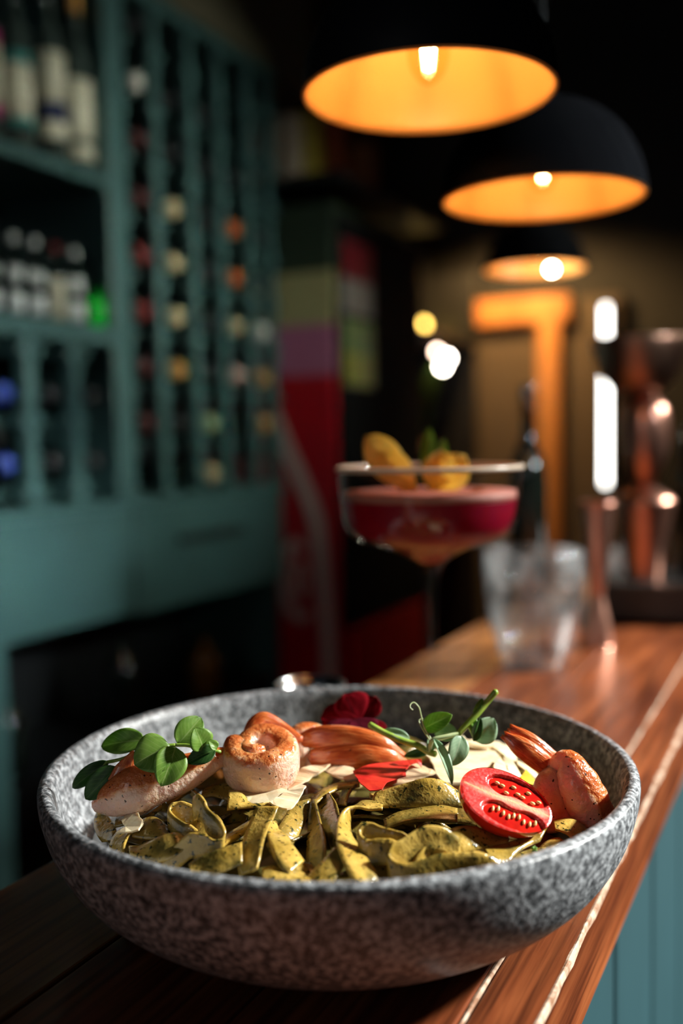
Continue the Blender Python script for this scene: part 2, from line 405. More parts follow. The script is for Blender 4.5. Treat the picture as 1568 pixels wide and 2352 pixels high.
def sheet(poly, th=.9, rag=.35, seed=1):
    g = random.Random(seed); P = [np.array(p) for p in poly]; out = []
    for a, b in zip(P, P[1:]+P[:1]):
        L = np.linalg.norm(b-a); k = max(1, int(L/2.2))
        for i in range(k):
            q = a + (b-a)*i/k
            if i: q = q + np.array([g.uniform(-rag, rag), g.uniform(-rag, rag)*.4, g.uniform(-rag, rag)])
            out.append(q)
    c = np.mean(out, 0); n = len(out); nrm = np.zeros(3)
    for a, b in zip(out, out[1:]+out[:1]): nrm += np.cross(a-c, b-c)
    nrm = unit(nrm)
    if nrm[1]*-.9 + nrm[2]*.4 < 0: nrm = -nrm
    vs = [p + nrm*th*.5 for p in out] + [p - nrm*th*.5 for p in out]
    bm = bmesh.new(); bv = [bm.verts.new(v) for v in vs]
    f1 = bm.faces.new(bv[:n]); f2 = bm.faces.new(bv[n:][::-1])
    for i in range(n): bm.faces.new((bv[i], bv[n+i], bv[n+(i+1) % n], bv[(i+1) % n]))
    bmesh.ops.triangulate(bm, faces=[f1, f2]); bm.verts.index_update()
    fs = [[v.index for v in f.verts] for f in bm.faces]; bm.free()
    return vs, fs

SHRIMP = {
  'A_body': [[[-109.9,-36.7,61.1],[-101.5,-39.4,64.8],[-91.5,-40.1,69.2],[-80.2,-37.9,72.0],[-68.1,-33.6,75.3],[-56.8,-29.3,79.1],[-49.3,-25.2,80.6]],[2.67,7.64,10.32,9.17,8.02,5.35,3.06]],
  'A_tail': [[[-100.3,-37.9,71.8],[-95.9,-36.4,77.6],[-92.1,-33.9,85.1]],[3.44,4.2,0.76]],
  'A_tail2': [[[-84.9,-27.3,79.0],[-86.8,-25.0,83.3],[-87.9,-22.7,87.5]],[4.2,3.82,1.91]],
  'B_c': [-35.6,-22.8,77.2],
  'B_tail': [[[-42.8,-8.3,83.5],[-39.7,-5.9,88.7],[-34.7,-3.8,90.5],[-26.5,-2.2,85.2],[-18.1,-4.6,79.8]],[3.1,3.49,3.1,2.71,1.94]],
  'C_body': [[[-19.3,13.0,60.0],[-21.2,11.5,67.2],[-20.7,12.0,73.6],[-16.8,14.1,75.8],[-10.4,17.9,72.7],[-7.3,19.4,65.5]],[5.46,6.72,6.72,7.14,7.14,6.3]],
  'C_t1': [[[-17.7,4.2,77.1],[-10.0,2.3,78.8],[4.8,0.3,78.5],[19.5,0.1,75.1],[31.9,3.5,68.1]],[3.57,5.46,6.3,5.25,1.68]],
  'C_t2': [[[-13.1,-0.4,69.4],[-1.6,-2.3,70.6],[13.1,-2.3,71.0],[23.6,-0.4,68.7],[32.7,3.3,65.1]],[4.2,6.09,6.93,5.25,1.47]],
  'D_body': [[[98.1,-25.6,70.2],[103.2,-31.2,75.3],[107.2,-35.8,68.1],[111.7,-36.6,57.3],[117.6,-33.5,44.9]],[3.84,6.15,9.22,10.37,9.6]],
  'D_lobe': [[[102.1,-23.8,68.1],[95.5,-31.9,66.6],[94.2,-34.4,59.8],[100.3,-35.2,49.0]],[4.23,6.15,7.3,8.45]],
  'D_t1': [[[103.7,-21.8,68.0],[96.0,-23.2,75.6],[87.5,-22.6,83.0],[79.9,-20.2,88.1]],[4.23,4.61,4.23,2.3]],
  'D_t2': [[[100.4,-23.8,67.5],[91.4,-26.2,75.3],[83.5,-25.8,81.4],[76.9,-23.4,85.9]],[4.23,4.99,4.61,1.92]],
}
TOMATO = [[70.4,-65.3,71.2],20.25,11.21]
LEAF_L = [[[-87.9,-27.6,88.2],[-109.0,-23.9,84.6],12.14,0.25,0.15],[[-75.2,-35.7,88.1],[-90.1,-42.2,81.8],18.02,0.15,0.15],[[-72.7,-35.7,87.3],[-78.0,-44.9,72.7],14.88,0.3,0.15],[[-72.4,-31.7,87.2],[-62.7,-23.0,97.0],12.92,0.3,0.15],[[-60.7,-33.9,85.3],[-63.8,-35.1,95.7],12.14,0.2,0.15],[[-55.5,-31.9,84.7],[-67.6,-36.3,80.2],8.62,0.4,0.15],[[-103.6,-32.3,80.1],[-121.4,-29.2,67.1],7.83,0.5,0.15],[[-99.3,-34.4,78.2],[-113.5,-37.4,64.7],11.36,0.4,0.15],[[-54.7,-33.9,85.2],[-57.9,-33.6,89.5],4.7,0.3,0.15],[[-97.7,-34.3,79.3],[-100.8,-36.6,75.4],3.52,0.3,0.15]]
STEM_L = [[[-104.4,-32.3,79.8],[-96.9,-32.2,81.4],[-87.4,-33.8,85.8],[-78.9,-34.7,87.5],[-73.2,-33.7,87.6]],[[-73.2,-33.7,87.6],[-67.8,-33.7,87.3],[-61.7,-32.9,85.4],[-53.4,-30.0,82.9]],[[-104.4,-32.3,79.8],[-111.1,-30.7,74.5]]]
LEAF_R = [[[40.1,-12.9,86.7],[53.3,-16.4,94.1],8.94,0.35,0.15],[[56.1,-13.1,84.4],[45.4,-11.2,83.4],8.94,0.3,0.15],[[57.2,-19.1,84.9],[51.8,-25.0,72.6],10.16,0.25,0.15],[[44.3,-20.2,84.1],[51.5,-30.5,65.9],4.88,0.7,0.15],[[64.5,-11.4,79.9],[74.0,-8.7,89.9],12.19,0.45,0.15],[[63.6,-13.4,80.4],[67.1,-12.6,91.5],4.06,0.6,0.15],[[64.1,-10.5,92.7],[68.8,-8.0,99.5],3.25,0.5,0.15],[[33.8,-11.4,80.5],[21.8,-9.0,85.5],5.28,0.4,0.15],[[42.1,-11.8,74.6],[31.2,-8.0,72.3],4.06,0.3,0.15],[[63.5,-11.3,82.0],[63.6,-9.5,92.4],4.47,0.6,0.15],[[43.0,-15.7,76.3],[42.3,-15.2,82.8],4.88,0.4,0.15]]
STEM_R = [[[[75.3,-7.7,102.8],[70.8,-8.1,97.6],[65.9,-10.5,92.8],[61.1,-12.8,88.8],[56.2,-15.1,84.4]],1.5],[[[56.9,-15.1,84.8],[50.5,-17.2,84.1],[44.3,-18.2,83.0],[42.9,-17.4,80.1],[42.4,-15.8,75.9]],1.1],[[[45.3,-17.8,76.0],[42.4,-15.7,76.3],[36.9,-13.5,79.0],[29.4,-12.3,81.3],[21.4,-10.1,84.5],[14.9,-7.9,87.8]],1.5],[[[64.9,-11.4,80.3],[61.4,-11.9,87.9]],0.8]]
TENDRIL = [[[43.7,-18.3,82.5],[40.4,-16.8,88.3],[38.9,-16.4,93.8],[38.0,-15.1,97.6],[35.8,-15.0,99.9],[34.1,-16.0,99.5],[33.8,-17.1,98.2],[35.0,-17.2,97.0]],[[43.0,-17.3,82.2],[40.0,-15.0,86.5],[38.1,-12.7,90.4],[39.9,-11.6,91.4]]]
PETAL = [[[9.5,22.8,80.3],[3.6,26.8,93.5],21.19,-0.05,0.05],[[9.9,21.8,80.1],[-8.6,22.0,83.1],16.33,-0.05,0.05],[[10.4,24.8,80.1],[19.6,28.6,91.1],12.8,-0.05,0.05],[[8.1,19.9,82.5],[14.0,10.5,77.2],18.54,0.1,0.12],[[8.4,19.9,81.6],[-6.3,14.7,79.4],7.5,0.1,0.12],[[15.6,20.9,81.6],[23.5,17.3,74.0],5.3,0.35,0.45]]
EYE = [9.4,19.9,81.6]
SHEET = {
  'red': [[6.6,-16.8,68.3],[13.6,-12.2,69.4],[20.6,-8.1,68.9],[32.0,-5.2,69.0],[39.7,-6.1,69.8],[39.3,-9.8,67.2],[37.5,-9.8,69.6],[33.8,-11.7,69.2],[31.1,-18.4,68.9],[30.9,-25.5,68.4],[26.0,-30.4,68.8],[21.6,-35.2,69.2],[19.2,-40.9,68.0],[13.8,-41.8,67.7],[10.0,-35.4,68.6],[7.6,-27.8,69.8]],
  'k1': [[42.5,13.2,66.3],[44.5,4.2,66.6],[45.9,-10.4,64.8],[47.1,-22.6,65.2],[49.8,-31.4,64.8],[53.8,-34.3,62.6],[56.9,-27.9,65.3],[61.6,-21.3,64.9],[69.0,-15.9,62.9],[74.7,-3.0,62.5],[80.5,16.1,62.9],[79.5,31.0,62.1],[73.2,37.8,62.4],[69.2,44.1,61.5],[66.2,49.4,63.4],[60.5,42.0,63.7],[54.5,28.5,64.1],[48.5,21.4,64.9]],
  'k2': [[65.2,33.4,66.5],[72.3,33.9,66.0],[79.0,30.7,65.0],[78.2,25.5,64.8],[72.2,24.1,65.8],[65.2,26.4,67.3]],
  'k3': [[81.3,52.2,59.6],[85.8,52.3,59.1],[89.5,41.1,59.7],[90.0,22.9,60.0],[88.7,13.3,60.7],[83.8,18.1,61.7],[79.1,28.5,63.8]],
  'k4': [[79.4,7.7,65.6],[80.4,-2.8,64.5],[81.2,-13.8,63.2],[76.1,-16.4,64.2],[73.4,-11.7,65.5],[73.9,-6.7,66.0]],
  'k5': [[81.8,13.4,63.3],[85.3,6.2,64.0],[87.3,-7.7,60.5],[82.9,-12.4,61.4],[80.6,-6.6,64.5]],
  'k6': [[89.1,15.4,60.9],[93.8,9.2,59.8],[96.8,0.3,58.4],[94.0,-3.2,58.4],[90.7,2.1,60.5],[87.8,8.3,61.5]],
  'k7': [[-44.7,-38.2,66.9],[-42.4,-44.0,65.4],[-37.6,-48.6,65.3],[-32.9,-48.6,65.6],[-28.0,-44.9,66.2],[-22.1,-39.4,66.5],[-23.3,-35.1,67.5],[-33.9,-34.2,66.2],[-41.6,-34.3,66.4]],
  'k8': [[-29.9,-52.7,67.4],[-26.3,-56.0,66.5],[-22.1,-58.4,66.4],[-20.3,-56.9,66.2],[-17.8,-49.1,66.4],[-14.5,-38.7,69.1],[-16.4,-35.2,68.4],[-22.2,-37.5,67.2]],
  'k9': [[-23.8,-26.9,64.6],[-17.8,-13.3,68.7],[-11.9,-4.9,67.2],[-3.9,-6.2,68.1],[-9.8,-15.4,66.9],[-16.7,-26.9,66.5],[-22.8,-34.1,66.0]],
  'k10': [[-7.6,-5.9,65.3],[-3.8,-3.4,67.2],[7.0,-8.9,66.7],[8.9,-18.7,64.6],[2.4,-20.8,65.5],[-2.9,-17.5,66.5]],
  'k11': [[18.5,-33.0,64.6],[22.1,-24.3,66.3],[31.4,-13.3,65.2],[35.6,-4.6,67.5],[39.0,-3.4,65.5],[40.8,-7.1,66.3],[45.6,-13.2,65.5],[37.6,-20.9,65.6],[28.3,-26.5,65.1]],
  'k12': [[-96.4,-54.0,55.5],[-92.7,-51.3,57.0],[-95.5,-46.6,58.0],[-94.3,-43.5,58.9],[-88.1,-45.9,61.1],[-84.5,-52.9,58.9],[-85.9,-57.2,58.0],[-91.4,-57.3,57.1]],
  'k13': [[-91.5,-38.5,56.9],[-84.2,-28.8,60.1],[-77.9,-11.7,62.3],[-73.7,8.9,63.9],[-68.7,23.1,65.0],[-60.6,22.2,65.5],[-56.6,14.0,63.5],[-64.0,9.6,65.5],[-71.2,1.0,64.6],[-74.8,-15.0,63.0],[-80.8,-30.1,60.6],[-86.6,-38.3,58.5]],
  'yellow': [[83.9,-17.5,63.1],[88.5,-12.2,65.9],[91.4,-16.5,62.7],[92.4,-23.8,61.3],[88.0,-25.6,63.3]],
}
HERB = [[77.3,-78.9,56.7],[78.3,-80.2,56.0],[79.5,-79.3,55.9]]
NOODLE = {
  'a': [[[-35.5,-57.5,67.4],[-37.2,-61.7,64.1],[-38.6,-68.1,61.7],[-39.5,-75.1,59.6],[-40.7,-81.6,57.6],[-40.8,-86.5,54.7],[-39.5,-89.0,50.9]],[[-25.5,-60.0,68.2],[-26.9,-65.3,65.9],[-28.6,-72.7,64.7],[-29.8,-79.9,63.5],[-30.5,-86.6,61.9],[-31.0,-92.4,60.1],[-32.0,-96.2,57.5]]],
  'b': [[[-27.2,-60.9,62.1],[-25.0,-65.3,60.0],[-21.4,-72.0,60.0],[-18.7,-78.8,59.2],[-16.2,-83.9,57.9],[-13.9,-86.6,55.6]],[[-30.1,-69.1,64.3],[-29.5,-74.5,61.6],[-27.9,-81.9,60.1],[-25.8,-88.8,58.6],[-23.3,-94.3,57.0],[-19.7,-97.5,55.4]]],
  'c': [[[-12.5,-42.6,64.7],[-13.2,-47.6,60.8],[-14.8,-54.8,58.2],[-16.9,-61.9,55.9],[-19.1,-67.8,53.3],[-21.2,-71.3,49.8]],[[-21.2,-47.3,63.9],[-23.0,-52.6,62.1],[-24.8,-60.1,61.4],[-26.3,-67.4,60.6],[-27.6,-73.8,59.4],[-29.0,-78.0,57.4]]],
  'd': [[[-53.8,-48.4,56.5],[-60.1,-48.4,63.2],[-67.1,-48.4,66.9],[-70.2,-48.4,67.0],[-73.0,-49.3,66.6],[-73.5,-51.3,64.7],[-71.2,-54.0,63.2],[-68.4,-56.4,62.2],[-65.4,-58.4,61.3],[-62.4,-59.5,60.5],[-56.0,-61.8,55.3],[-50.3,-63.9,47.3]],[[-54.3,-50.2,46.0],[-60.3,-50.2,52.7],[-67.0,-50.2,56.4],[-69.9,-50.2,56.5],[-72.6,-51.0,56.1],[-73.0,-52.9,54.2],[-70.9,-55.5,52.7],[-68.2,-57.8,51.7],[-65.3,-59.7,50.8],[-62.5,-60.7,50.0],[-56.4,-62.9,44.8],[-51.0,-64.9,36.8]]],
  'e': [[[-61.8,-56.3,72.3],[-59.1,-60.0,74.5],[-56.2,-64.2,73.2],[-54.8,-66.2,70.9],[-52.3,-68.9,69.6],[-49.8,-71.6,68.3],[-47.7,-74.2,66.7],[-46.6,-76.6,64.6],[-47.9,-78.3,62.5],[-50.8,-78.5,62.1],[-53.6,-77.6,63.3],[-56.7,-76.6,63.8],[-59.9,-76.0,64.1],[-62.7,-75.9,62.9],[-69.1,-75.7,56.6],[-74.9,-75.5,47.7]],[[-61.5,-58.7,61.8],[-58.9,-62.2,64.0],[-56.2,-66.2,62.7],[-54.9,-68.0,60.4],[-52.6,-70.6,59.1],[-50.2,-73.1,57.8],[-48.2,-75.6,56.2],[-47.2,-77.8,54.1],[-48.4,-79.4,52.0],[-51.1,-79.6,51.6],[-53.8,-78.8,52.8],[-56.7,-77.8,53.3],[-59.7,-77.3,53.6],[-62.3,-77.2,52.4],[-68.3,-77.0,46.1],[-73.8,-76.8,37.2]]],
  'f': [[[-66.2,-55.4,54.7],[-63.7,-55.1,56.7],[-61.5,-54.5,58.8],[-59.5,-53.2,60.7],[-57.7,-50.8,62.2],[-54.8,-48.7,61.9]],[[-62.6,-66.5,56.0],[-59.5,-65.8,57.0],[-56.3,-64.9,57.4],[-53.3,-63.1,57.5],[-51.0,-60.0,58.5],[-49.7,-57.0,60.4]]],
  'g': [[[-89.7,-60.9,52.1],[-85.0,-62.8,53.1],[-80.5,-65.8,55.9],[-76.2,-68.6,58.8],[-72.2,-69.6,60.9],[-68.4,-68.4,61.0],[-65.0,-66.5,58.7],[-62.8,-65.5,54.8]],[[-87.0,-70.7,53.2],[-82.7,-73.3,52.8],[-78.2,-76.7,52.8],[-74.0,-79.1,52.9],[-70.0,-79.8,54.0],[-66.7,-78.7,55.4],[-63.7,-76.9,57.0],[-60.4,-75.5,58.3]]],
  'h': [[[-95.4,-45.1,54.2],[-97.5,-47.0,53.1],[-98.8,-50.1,52.1],[-99.2,-53.3,50.5],[-98.6,-55.4,48.2]],[[-88.6,-52.9,56.3],[-90.2,-55.0,55.0],[-90.9,-58.3,54.0],[-91.1,-62.1,52.8],[-90.9,-64.8,51.1]]],
  'i': [[[-113.4,-18.9,51.6],[-113.4,-24.5,50.0],[-111.5,-31.7,49.0],[-108.9,-36.7,47.4],[-106.1,-38.8,45.3]],[[-107.3,-23.9,52.5],[-104.0,-29.7,51.7],[-100.2,-37.5,51.7],[-98.9,-44.1,51.2],[-99.5,-48.0,49.6]]],
  'j': [[[-137.7,25.5,33.3],[-137.2,29.2,35.8],[-135.8,32.8,37.6],[-132.4,33.9,38.4],[-128.2,33.4,38.2]],[[-132.5,12.4,35.4],[-132.7,18.9,35.8],[-132.3,24.3,36.5],[-129.7,24.1,38.6],[-125.6,21.2,40.0]]],
  'k': [[[-60.9,-81.7,52.7],[-57.0,-82.6,56.1],[-52.4,-83.6,58.3],[-48.0,-83.7,60.2],[-43.5,-82.9,61.2],[-39.0,-82.0,62.0]],[[-58.6,-92.0,54.2],[-54.4,-93.4,53.2],[-50.0,-94.3,53.8],[-45.8,-94.1,54.8],[-42.0,-93.0,56.0],[-38.1,-92.0,57.4]]],
  'l': [[[-52.4,-62.4,54.1],[-48.9,-60.8,55.8],[-45.4,-58.2,57.2],[-41.9,-55.6,58.4],[-38.2,-53.9,59.9]],[[-49.1,-74.2,56.2],[-46.0,-72.3,57.4],[-43.0,-69.5,58.2],[-40.0,-66.5,59.0],[-36.9,-64.3,60.3]]],
  'm': [[[-30.2,-89.4,53.9],[-26.4,-89.9,55.3],[-22.5,-90.6,55.2],[-18.6,-91.2,54.6],[-15.0,-91.7,53.4],[-11.5,-92.0,51.7]],[[-29.7,-100.5,54.5],[-26.0,-101.3,54.1],[-22.2,-102.2,54.0],[-18.5,-102.8,54.0],[-14.8,-103.2,54.1],[-11.1,-103.3,54.4]]],
  'n': [[[-12.6,-41.3,62.7],[-13.3,-50.5,57.9],[-13.5,-63.7,55.2],[-13.5,-75.3,52.3],[-13.0,-81.9,47.6]],[[-10.7,-45.8,65.9],[-8.2,-57.3,61.9],[-5.7,-72.6,59.9],[-5.3,-85.7,57.4],[-6.5,-93.7,53.1]]],
  'o': [[[-8.7,-32.9,62.0],[-9.7,-39.6,59.6],[-8.6,-49.1,58.5],[-6.8,-58.1,57.5],[-4.8,-65.1,55.9],[-3.1,-69.2,53.2]],[[-4.1,-37.6,65.7],[-1.1,-45.0,63.9],[0.3,-55.7,63.0],[1.1,-66.3,62.1],[1.1,-75.4,60.7],[0.8,-81.2,58.2]]],
  'p': [[[-12.7,-96.3,53.5],[-9.8,-94.8,55.7],[-7.1,-91.8,57.4],[-4.5,-88.1,58.9],[-1.6,-85.3,60.7]],[[-6.4,-106.3,53.7],[-2.8,-104.6,54.4],[-0.1,-101.4,55.8],[1.7,-97.3,57.5],[2.9,-94.0,60.1]]],
  'q': [[[19.4,-47.1,63.8],[14.4,-47.3,65.1],[9.4,-48.9,65.4],[6.3,-53.2,62.8],[4.7,-60.3,60.7],[5.1,-69.2,59.3],[7.4,-78.3,58.8],[9.8,-86.5,58.2],[12.4,-93.2,57.2],[14.7,-97.8,55.3],[16.6,-100.1,52.1]],[[18.6,-58.6,65.9],[13.0,-58.3,65.5],[7.6,-58.4,66.8],[2.6,-61.4,67.2],[-0.3,-68.4,65.5],[-1.1,-77.6,63.7],[-0.9,-86.4,62.0],[0.7,-94.1,60.1],[2.7,-100.5,58.2],[5.1,-105.7,56.0],[8.4,-108.8,53.7]]],
  'r': [[[39.2,-86.4,51.6],[33.2,-85.4,59.9],[26.6,-84.4,65.5],[23.4,-83.9,66.5],[20.2,-83.1,67.2],[16.9,-82.3,67.8],[13.9,-81.6,69.1],[10.6,-81.9,69.4],[8.3,-83.3,67.8],[9.1,-85.2,65.5],[11.9,-86.4,64.2],[15.2,-86.7,64.7],[18.6,-86.7,64.6],[21.9,-86.8,64.1],[28.8,-87.0,59.6],[35.0,-87.2,52.1]],[[38.3,-87.8,41.1],[32.6,-86.9,49.4],[26.3,-85.9,55.0],[23.3,-85.4,56.0],[20.2,-84.7,56.7],[17.1,-83.9,57.3],[14.2,-83.3,58.6],[11.1,-83.5,58.9],[8.9,-84.9,57.3],[9.7,-86.7,55.0],[12.3,-87.8,53.7],[15.5,-88.1,54.2],[18.7,-88.1,54.1],[21.8,-88.2,53.6],[28.4,-88.4,49.1],[34.3,-88.6,41.6]]],
  's': [[[48.6,-84.0,62.8],[42.6,-85.6,68.0],[36.0,-87.4,70.0],[31.9,-88.5,69.1],[28.1,-90.2,67.8],[24.5,-92.1,66.3],[20.7,-94.1,65.2],[19.4,-96.2,62.5],[22.1,-97.7,60.3],[26.0,-98.3,59.6],[30.1,-98.0,59.7],[34.0,-97.0,60.7],[37.9,-96.0,61.7],[42.0,-95.1,61.9],[46.2,-94.5,61.8],[50.4,-94.0,61.6],[54.6,-93.6,61.6],[61.6,-92.9,58.1],[67.8,-92.3,51.6]],[[48.2,-85.9,52.3],[42.4,-87.4,57.5],[36.1,-89.1,59.5],[32.1,-90.2,58.6],[28.5,-91.8,57.3],[25.0,-93.6,55.8],[21.4,-95.6,54.7],[20.1,-97.6,52.0],[22.7,-99.0,49.8],[26.5,-99.6,49.1],[30.4,-99.3,49.2],[34.2,-98.3,50.2],[37.9,-97.4,51.2],[41.8,-96.5,51.4],[45.9,-95.9,51.3],[49.9,-95.5,51.1],[53.9,-95.1,51.1],[60.7,-94.4,47.6],[66.6,-93.8,41.1]]],
  't': [[[48.4,-81.0,62.6],[43.7,-83.4,65.6],[38.5,-86.1,65.3],[36.2,-87.3,63.6],[33.9,-89.2,62.2],[31.8,-91.0,60.6],[29.9,-92.2,58.6],[25.5,-95.0,50.4],[21.5,-97.5,39.8]],[[48.4,-82.5,52.1],[43.7,-84.9,55.1],[38.5,-87.6,54.8],[36.2,-88.8,53.1],[33.9,-90.7,51.7],[31.8,-92.5,50.1],[29.9,-93.7,48.1],[25.5,-96.5,39.9],[21.5,-99.0,29.3]]],
  'u': [[[39.7,-74.1,57.4],[43.7,-74.3,61.7],[49.0,-73.9,63.7],[54.8,-71.9,63.0],[60.7,-68.8,59.9],[66.5,-65.9,56.5],[72.5,-64.3,54.8]],[[38.3,-85.0,58.0],[42.9,-84.9,56.6],[48.0,-83.8,56.5],[53.2,-81.7,56.4],[58.5,-79.1,56.2],[63.9,-76.3,55.9],[69.2,-74.2,56.2]]],
  'v': [[[58.7,-75.4,55.6],[63.5,-74.9,55.9],[68.4,-73.2,55.9],[73.6,-70.0,55.8],[78.8,-66.0,55.8],[84.0,-62.4,56.2],[88.8,-60.2,57.6]],[[59.3,-87.0,55.1],[63.1,-86.8,53.5],[67.3,-85.1,52.4],[70.5,-81.3,53.9],[74.6,-76.5,54.4],[79.2,-72.0,54.4],[83.7,-69.0,54.8]]],
  'w': [[[68.1,-75.1,49.7],[72.9,-72.8,51.0],[78.3,-69.1,50.9],[84.0,-65.4,50.0],[89.5,-62.9,49.5]],[[66.1,-87.7,50.8],[71.8,-85.0,51.0],[77.9,-80.8,50.7],[84.1,-76.2,50.4],[90.1,-72.8,50.7]]],
  'x': [[[94.2,-43.8,52.9],[97.8,-44.4,54.3],[101.3,-45.5,54.8],[104.7,-46.4,53.9],[107.8,-46.3,51.3],[109.6,-45.8,47.4]],[[92.9,-54.9,53.8],[95.8,-55.3,52.9],[98.2,-56.2,51.8],[100.1,-57.2,49.9],[102.9,-56.9,48.3],[105.9,-55.5,49.2]]],
  'y': [[[16.3,-40.4,66.1],[23.6,-41.4,68.9],[30.9,-43.1,71.8],[38.3,-44.0,73.9],[45.8,-42.4,72.2],[52.4,-40.0,66.7]],[[13.6,-50.8,63.4],[21.5,-50.7,63.2],[29.4,-50.5,63.0],[37.3,-49.9,62.6],[45.3,-48.8,62.1],[53.3,-47.8,62.3]]],
  'z': [[[13.6,-32.3,62.6],[18.9,-32.3,63.3],[24.3,-32.1,63.9],[29.7,-31.8,64.6],[35.0,-32.1,64.2],[39.1,-32.9,61.1]],[[13.8,-43.5,64.9],[19.0,-44.1,64.2],[24.3,-43.8,63.9],[29.5,-42.8,64.7],[34.7,-43.1,65.4],[38.1,-44.9,62.8]]],
  'aa': [[[-12.4,-30.9,59.3],[-9.5,-27.7,62.2],[-5.4,-23.3,63.1],[-0.6,-19.3,63.2],[4.4,-16.6,63.1],[9.6,-15.2,63.1]],[[-11.4,-43.9,62.4],[-7.8,-39.7,63.7],[-4.1,-34.3,64.2],[0.2,-30.0,64.4],[4.9,-27.4,64.0],[9.6,-26.0,64.3]]],
  'ab': [[[3.6,-18.4,61.9],[1.3,-22.1,60.5],[-0.0,-27.5,59.3],[-1.1,-31.4,57.5]],[[8.4,-26.0,65.1],[5.6,-31.0,64.2],[3.9,-38.3,63.7],[3.0,-43.8,62.1]]],
  'ac': [[[-80.9,-22.1,58.0],[-78.5,-20.3,59.7],[-76.2,-17.7,61.1],[-73.7,-15.0,62.2],[-70.4,-13.3,61.7]],[[-77.4,-33.9,59.3],[-75.0,-31.9,60.2],[-72.8,-28.7,60.8],[-70.7,-25.6,61.6],[-68.1,-23.5,62.2]]],
  'ad': [[[-69.2,-11.9,69.0],[-64.6,-12.4,70.3],[-60.1,-12.4,70.0],[-55.8,-11.7,68.7],[-52.2,-11.2,65.7]],[[-67.4,-21.0,63.5],[-63.4,-21.9,62.5],[-59.3,-22.2,63.8],[-55.2,-22.1,64.1],[-51.1,-22.2,64.1]]],
  'ae': [[[-64.9,-20.7,60.1],[-61.0,-22.0,63.3],[-56.4,-24.5,65.6],[-51.6,-27.5,67.3],[-47.2,-29.5,66.2]],[[-62.0,-31.0,62.1],[-57.5,-32.1,63.1],[-53.1,-34.8,62.8],[-48.6,-38.4,62.5],[-44.2,-40.8,62.3]]],
  'af': [[[-48.8,-41.2,69.0],[-44.0,-40.6,68.1],[-40.5,-40.0,64.4],[-36.0,-39.6,63.0],[-31.1,-39.4,62.7]],[[-48.5,-51.8,63.8],[-43.9,-51.5,64.2],[-39.2,-51.0,64.6],[-34.6,-50.6,64.9],[-29.9,-50.4,65.0]]],
  'ag': [[[-103.2,-28.0,52.4],[-97.4,-28.3,53.6],[-91.8,-27.9,54.8],[-86.6,-26.6,56.2],[-81.6,-25.1,58.1]],[[-100.7,-38.9,52.2],[-94.7,-39.9,53.7],[-88.7,-40.0,54.6],[-84.1,-37.9,56.6],[-79.7,-35.2,59.2]]],
  'ah': [[[-88.4,-45.1,56.7],[-84.3,-46.6,59.2],[-80.3,-48.1,60.0],[-76.9,-48.8,57.8],[-75.0,-49.1,54.1]],[[-89.3,-54.9,53.8],[-85.2,-56.8,53.8],[-80.9,-58.9,54.3],[-76.9,-60.0,55.3],[-73.2,-60.2,56.4]]],
  'ai': [[[-70.6,-17.5,60.3],[-68.8,-19.9,59.3],[-66.7,-23.1,58.8],[-64.9,-25.4,57.9]],[[-67.6,-26.0,64.5],[-65.5,-29.3,64.0],[-63.6,-33.9,63.7],[-62.5,-37.3,62.7]]],
  'aj': [[[51.6,-49.2,61.7],[45.0,-49.3,63.2],[38.4,-49.8,63.0],[31.7,-50.9,62.4],[25.1,-52.6,61.6],[19.1,-54.1,59.2]],[[50.3,-60.4,59.9],[44.1,-60.4,60.3],[37.8,-60.7,61.1],[31.6,-61.9,61.5],[25.4,-64.3,61.3],[19.5,-66.6,60.1]]],
  'ak': [[[-25.0,-70.3,60.6],[-21.3,-74.1,57.8],[-17.5,-79.9,56.0],[-13.9,-85.5,54.2],[-11.1,-89.2,51.1]],[[-29.8,-78.7,59.6],[-27.3,-83.0,57.3],[-24.7,-88.9,55.8],[-22.2,-94.5,54.3],[-20.1,-98.1,51.9]]],
  'al': [[[35.8,-86.6,53.6],[42.3,-86.0,54.4],[48.8,-85.1,53.8],[55.3,-84.3,51.9],[61.4,-83.9,49.2]],[[34.8,-98.4,52.7],[41.0,-97.5,52.8],[47.2,-96.4,52.1],[53.5,-95.4,51.0],[59.8,-94.7,50.5]]],
  'am': [[[95.4,-53.1,49.3],[91.4,-55.0,49.5],[87.7,-58.2,49.2],[84.7,-61.7,48.0],[83.2,-64.1,45.6]],[[95.9,-63.1,51.6],[92.4,-65.4,51.7],[88.8,-69.2,52.0],[85.8,-73.3,51.6],[84.0,-76.3,49.9]]],
  'an': [[[103.1,-48.2,46.2],[100.1,-49.8,46.3],[97.2,-52.6,46.1],[94.7,-55.6,45.3],[93.4,-57.6,43.5]],[[102.6,-58.3,48.9],[100.0,-60.3,48.9],[97.3,-63.6,49.1],[95.0,-67.0,48.8],[93.6,-69.5,47.7]]],
}

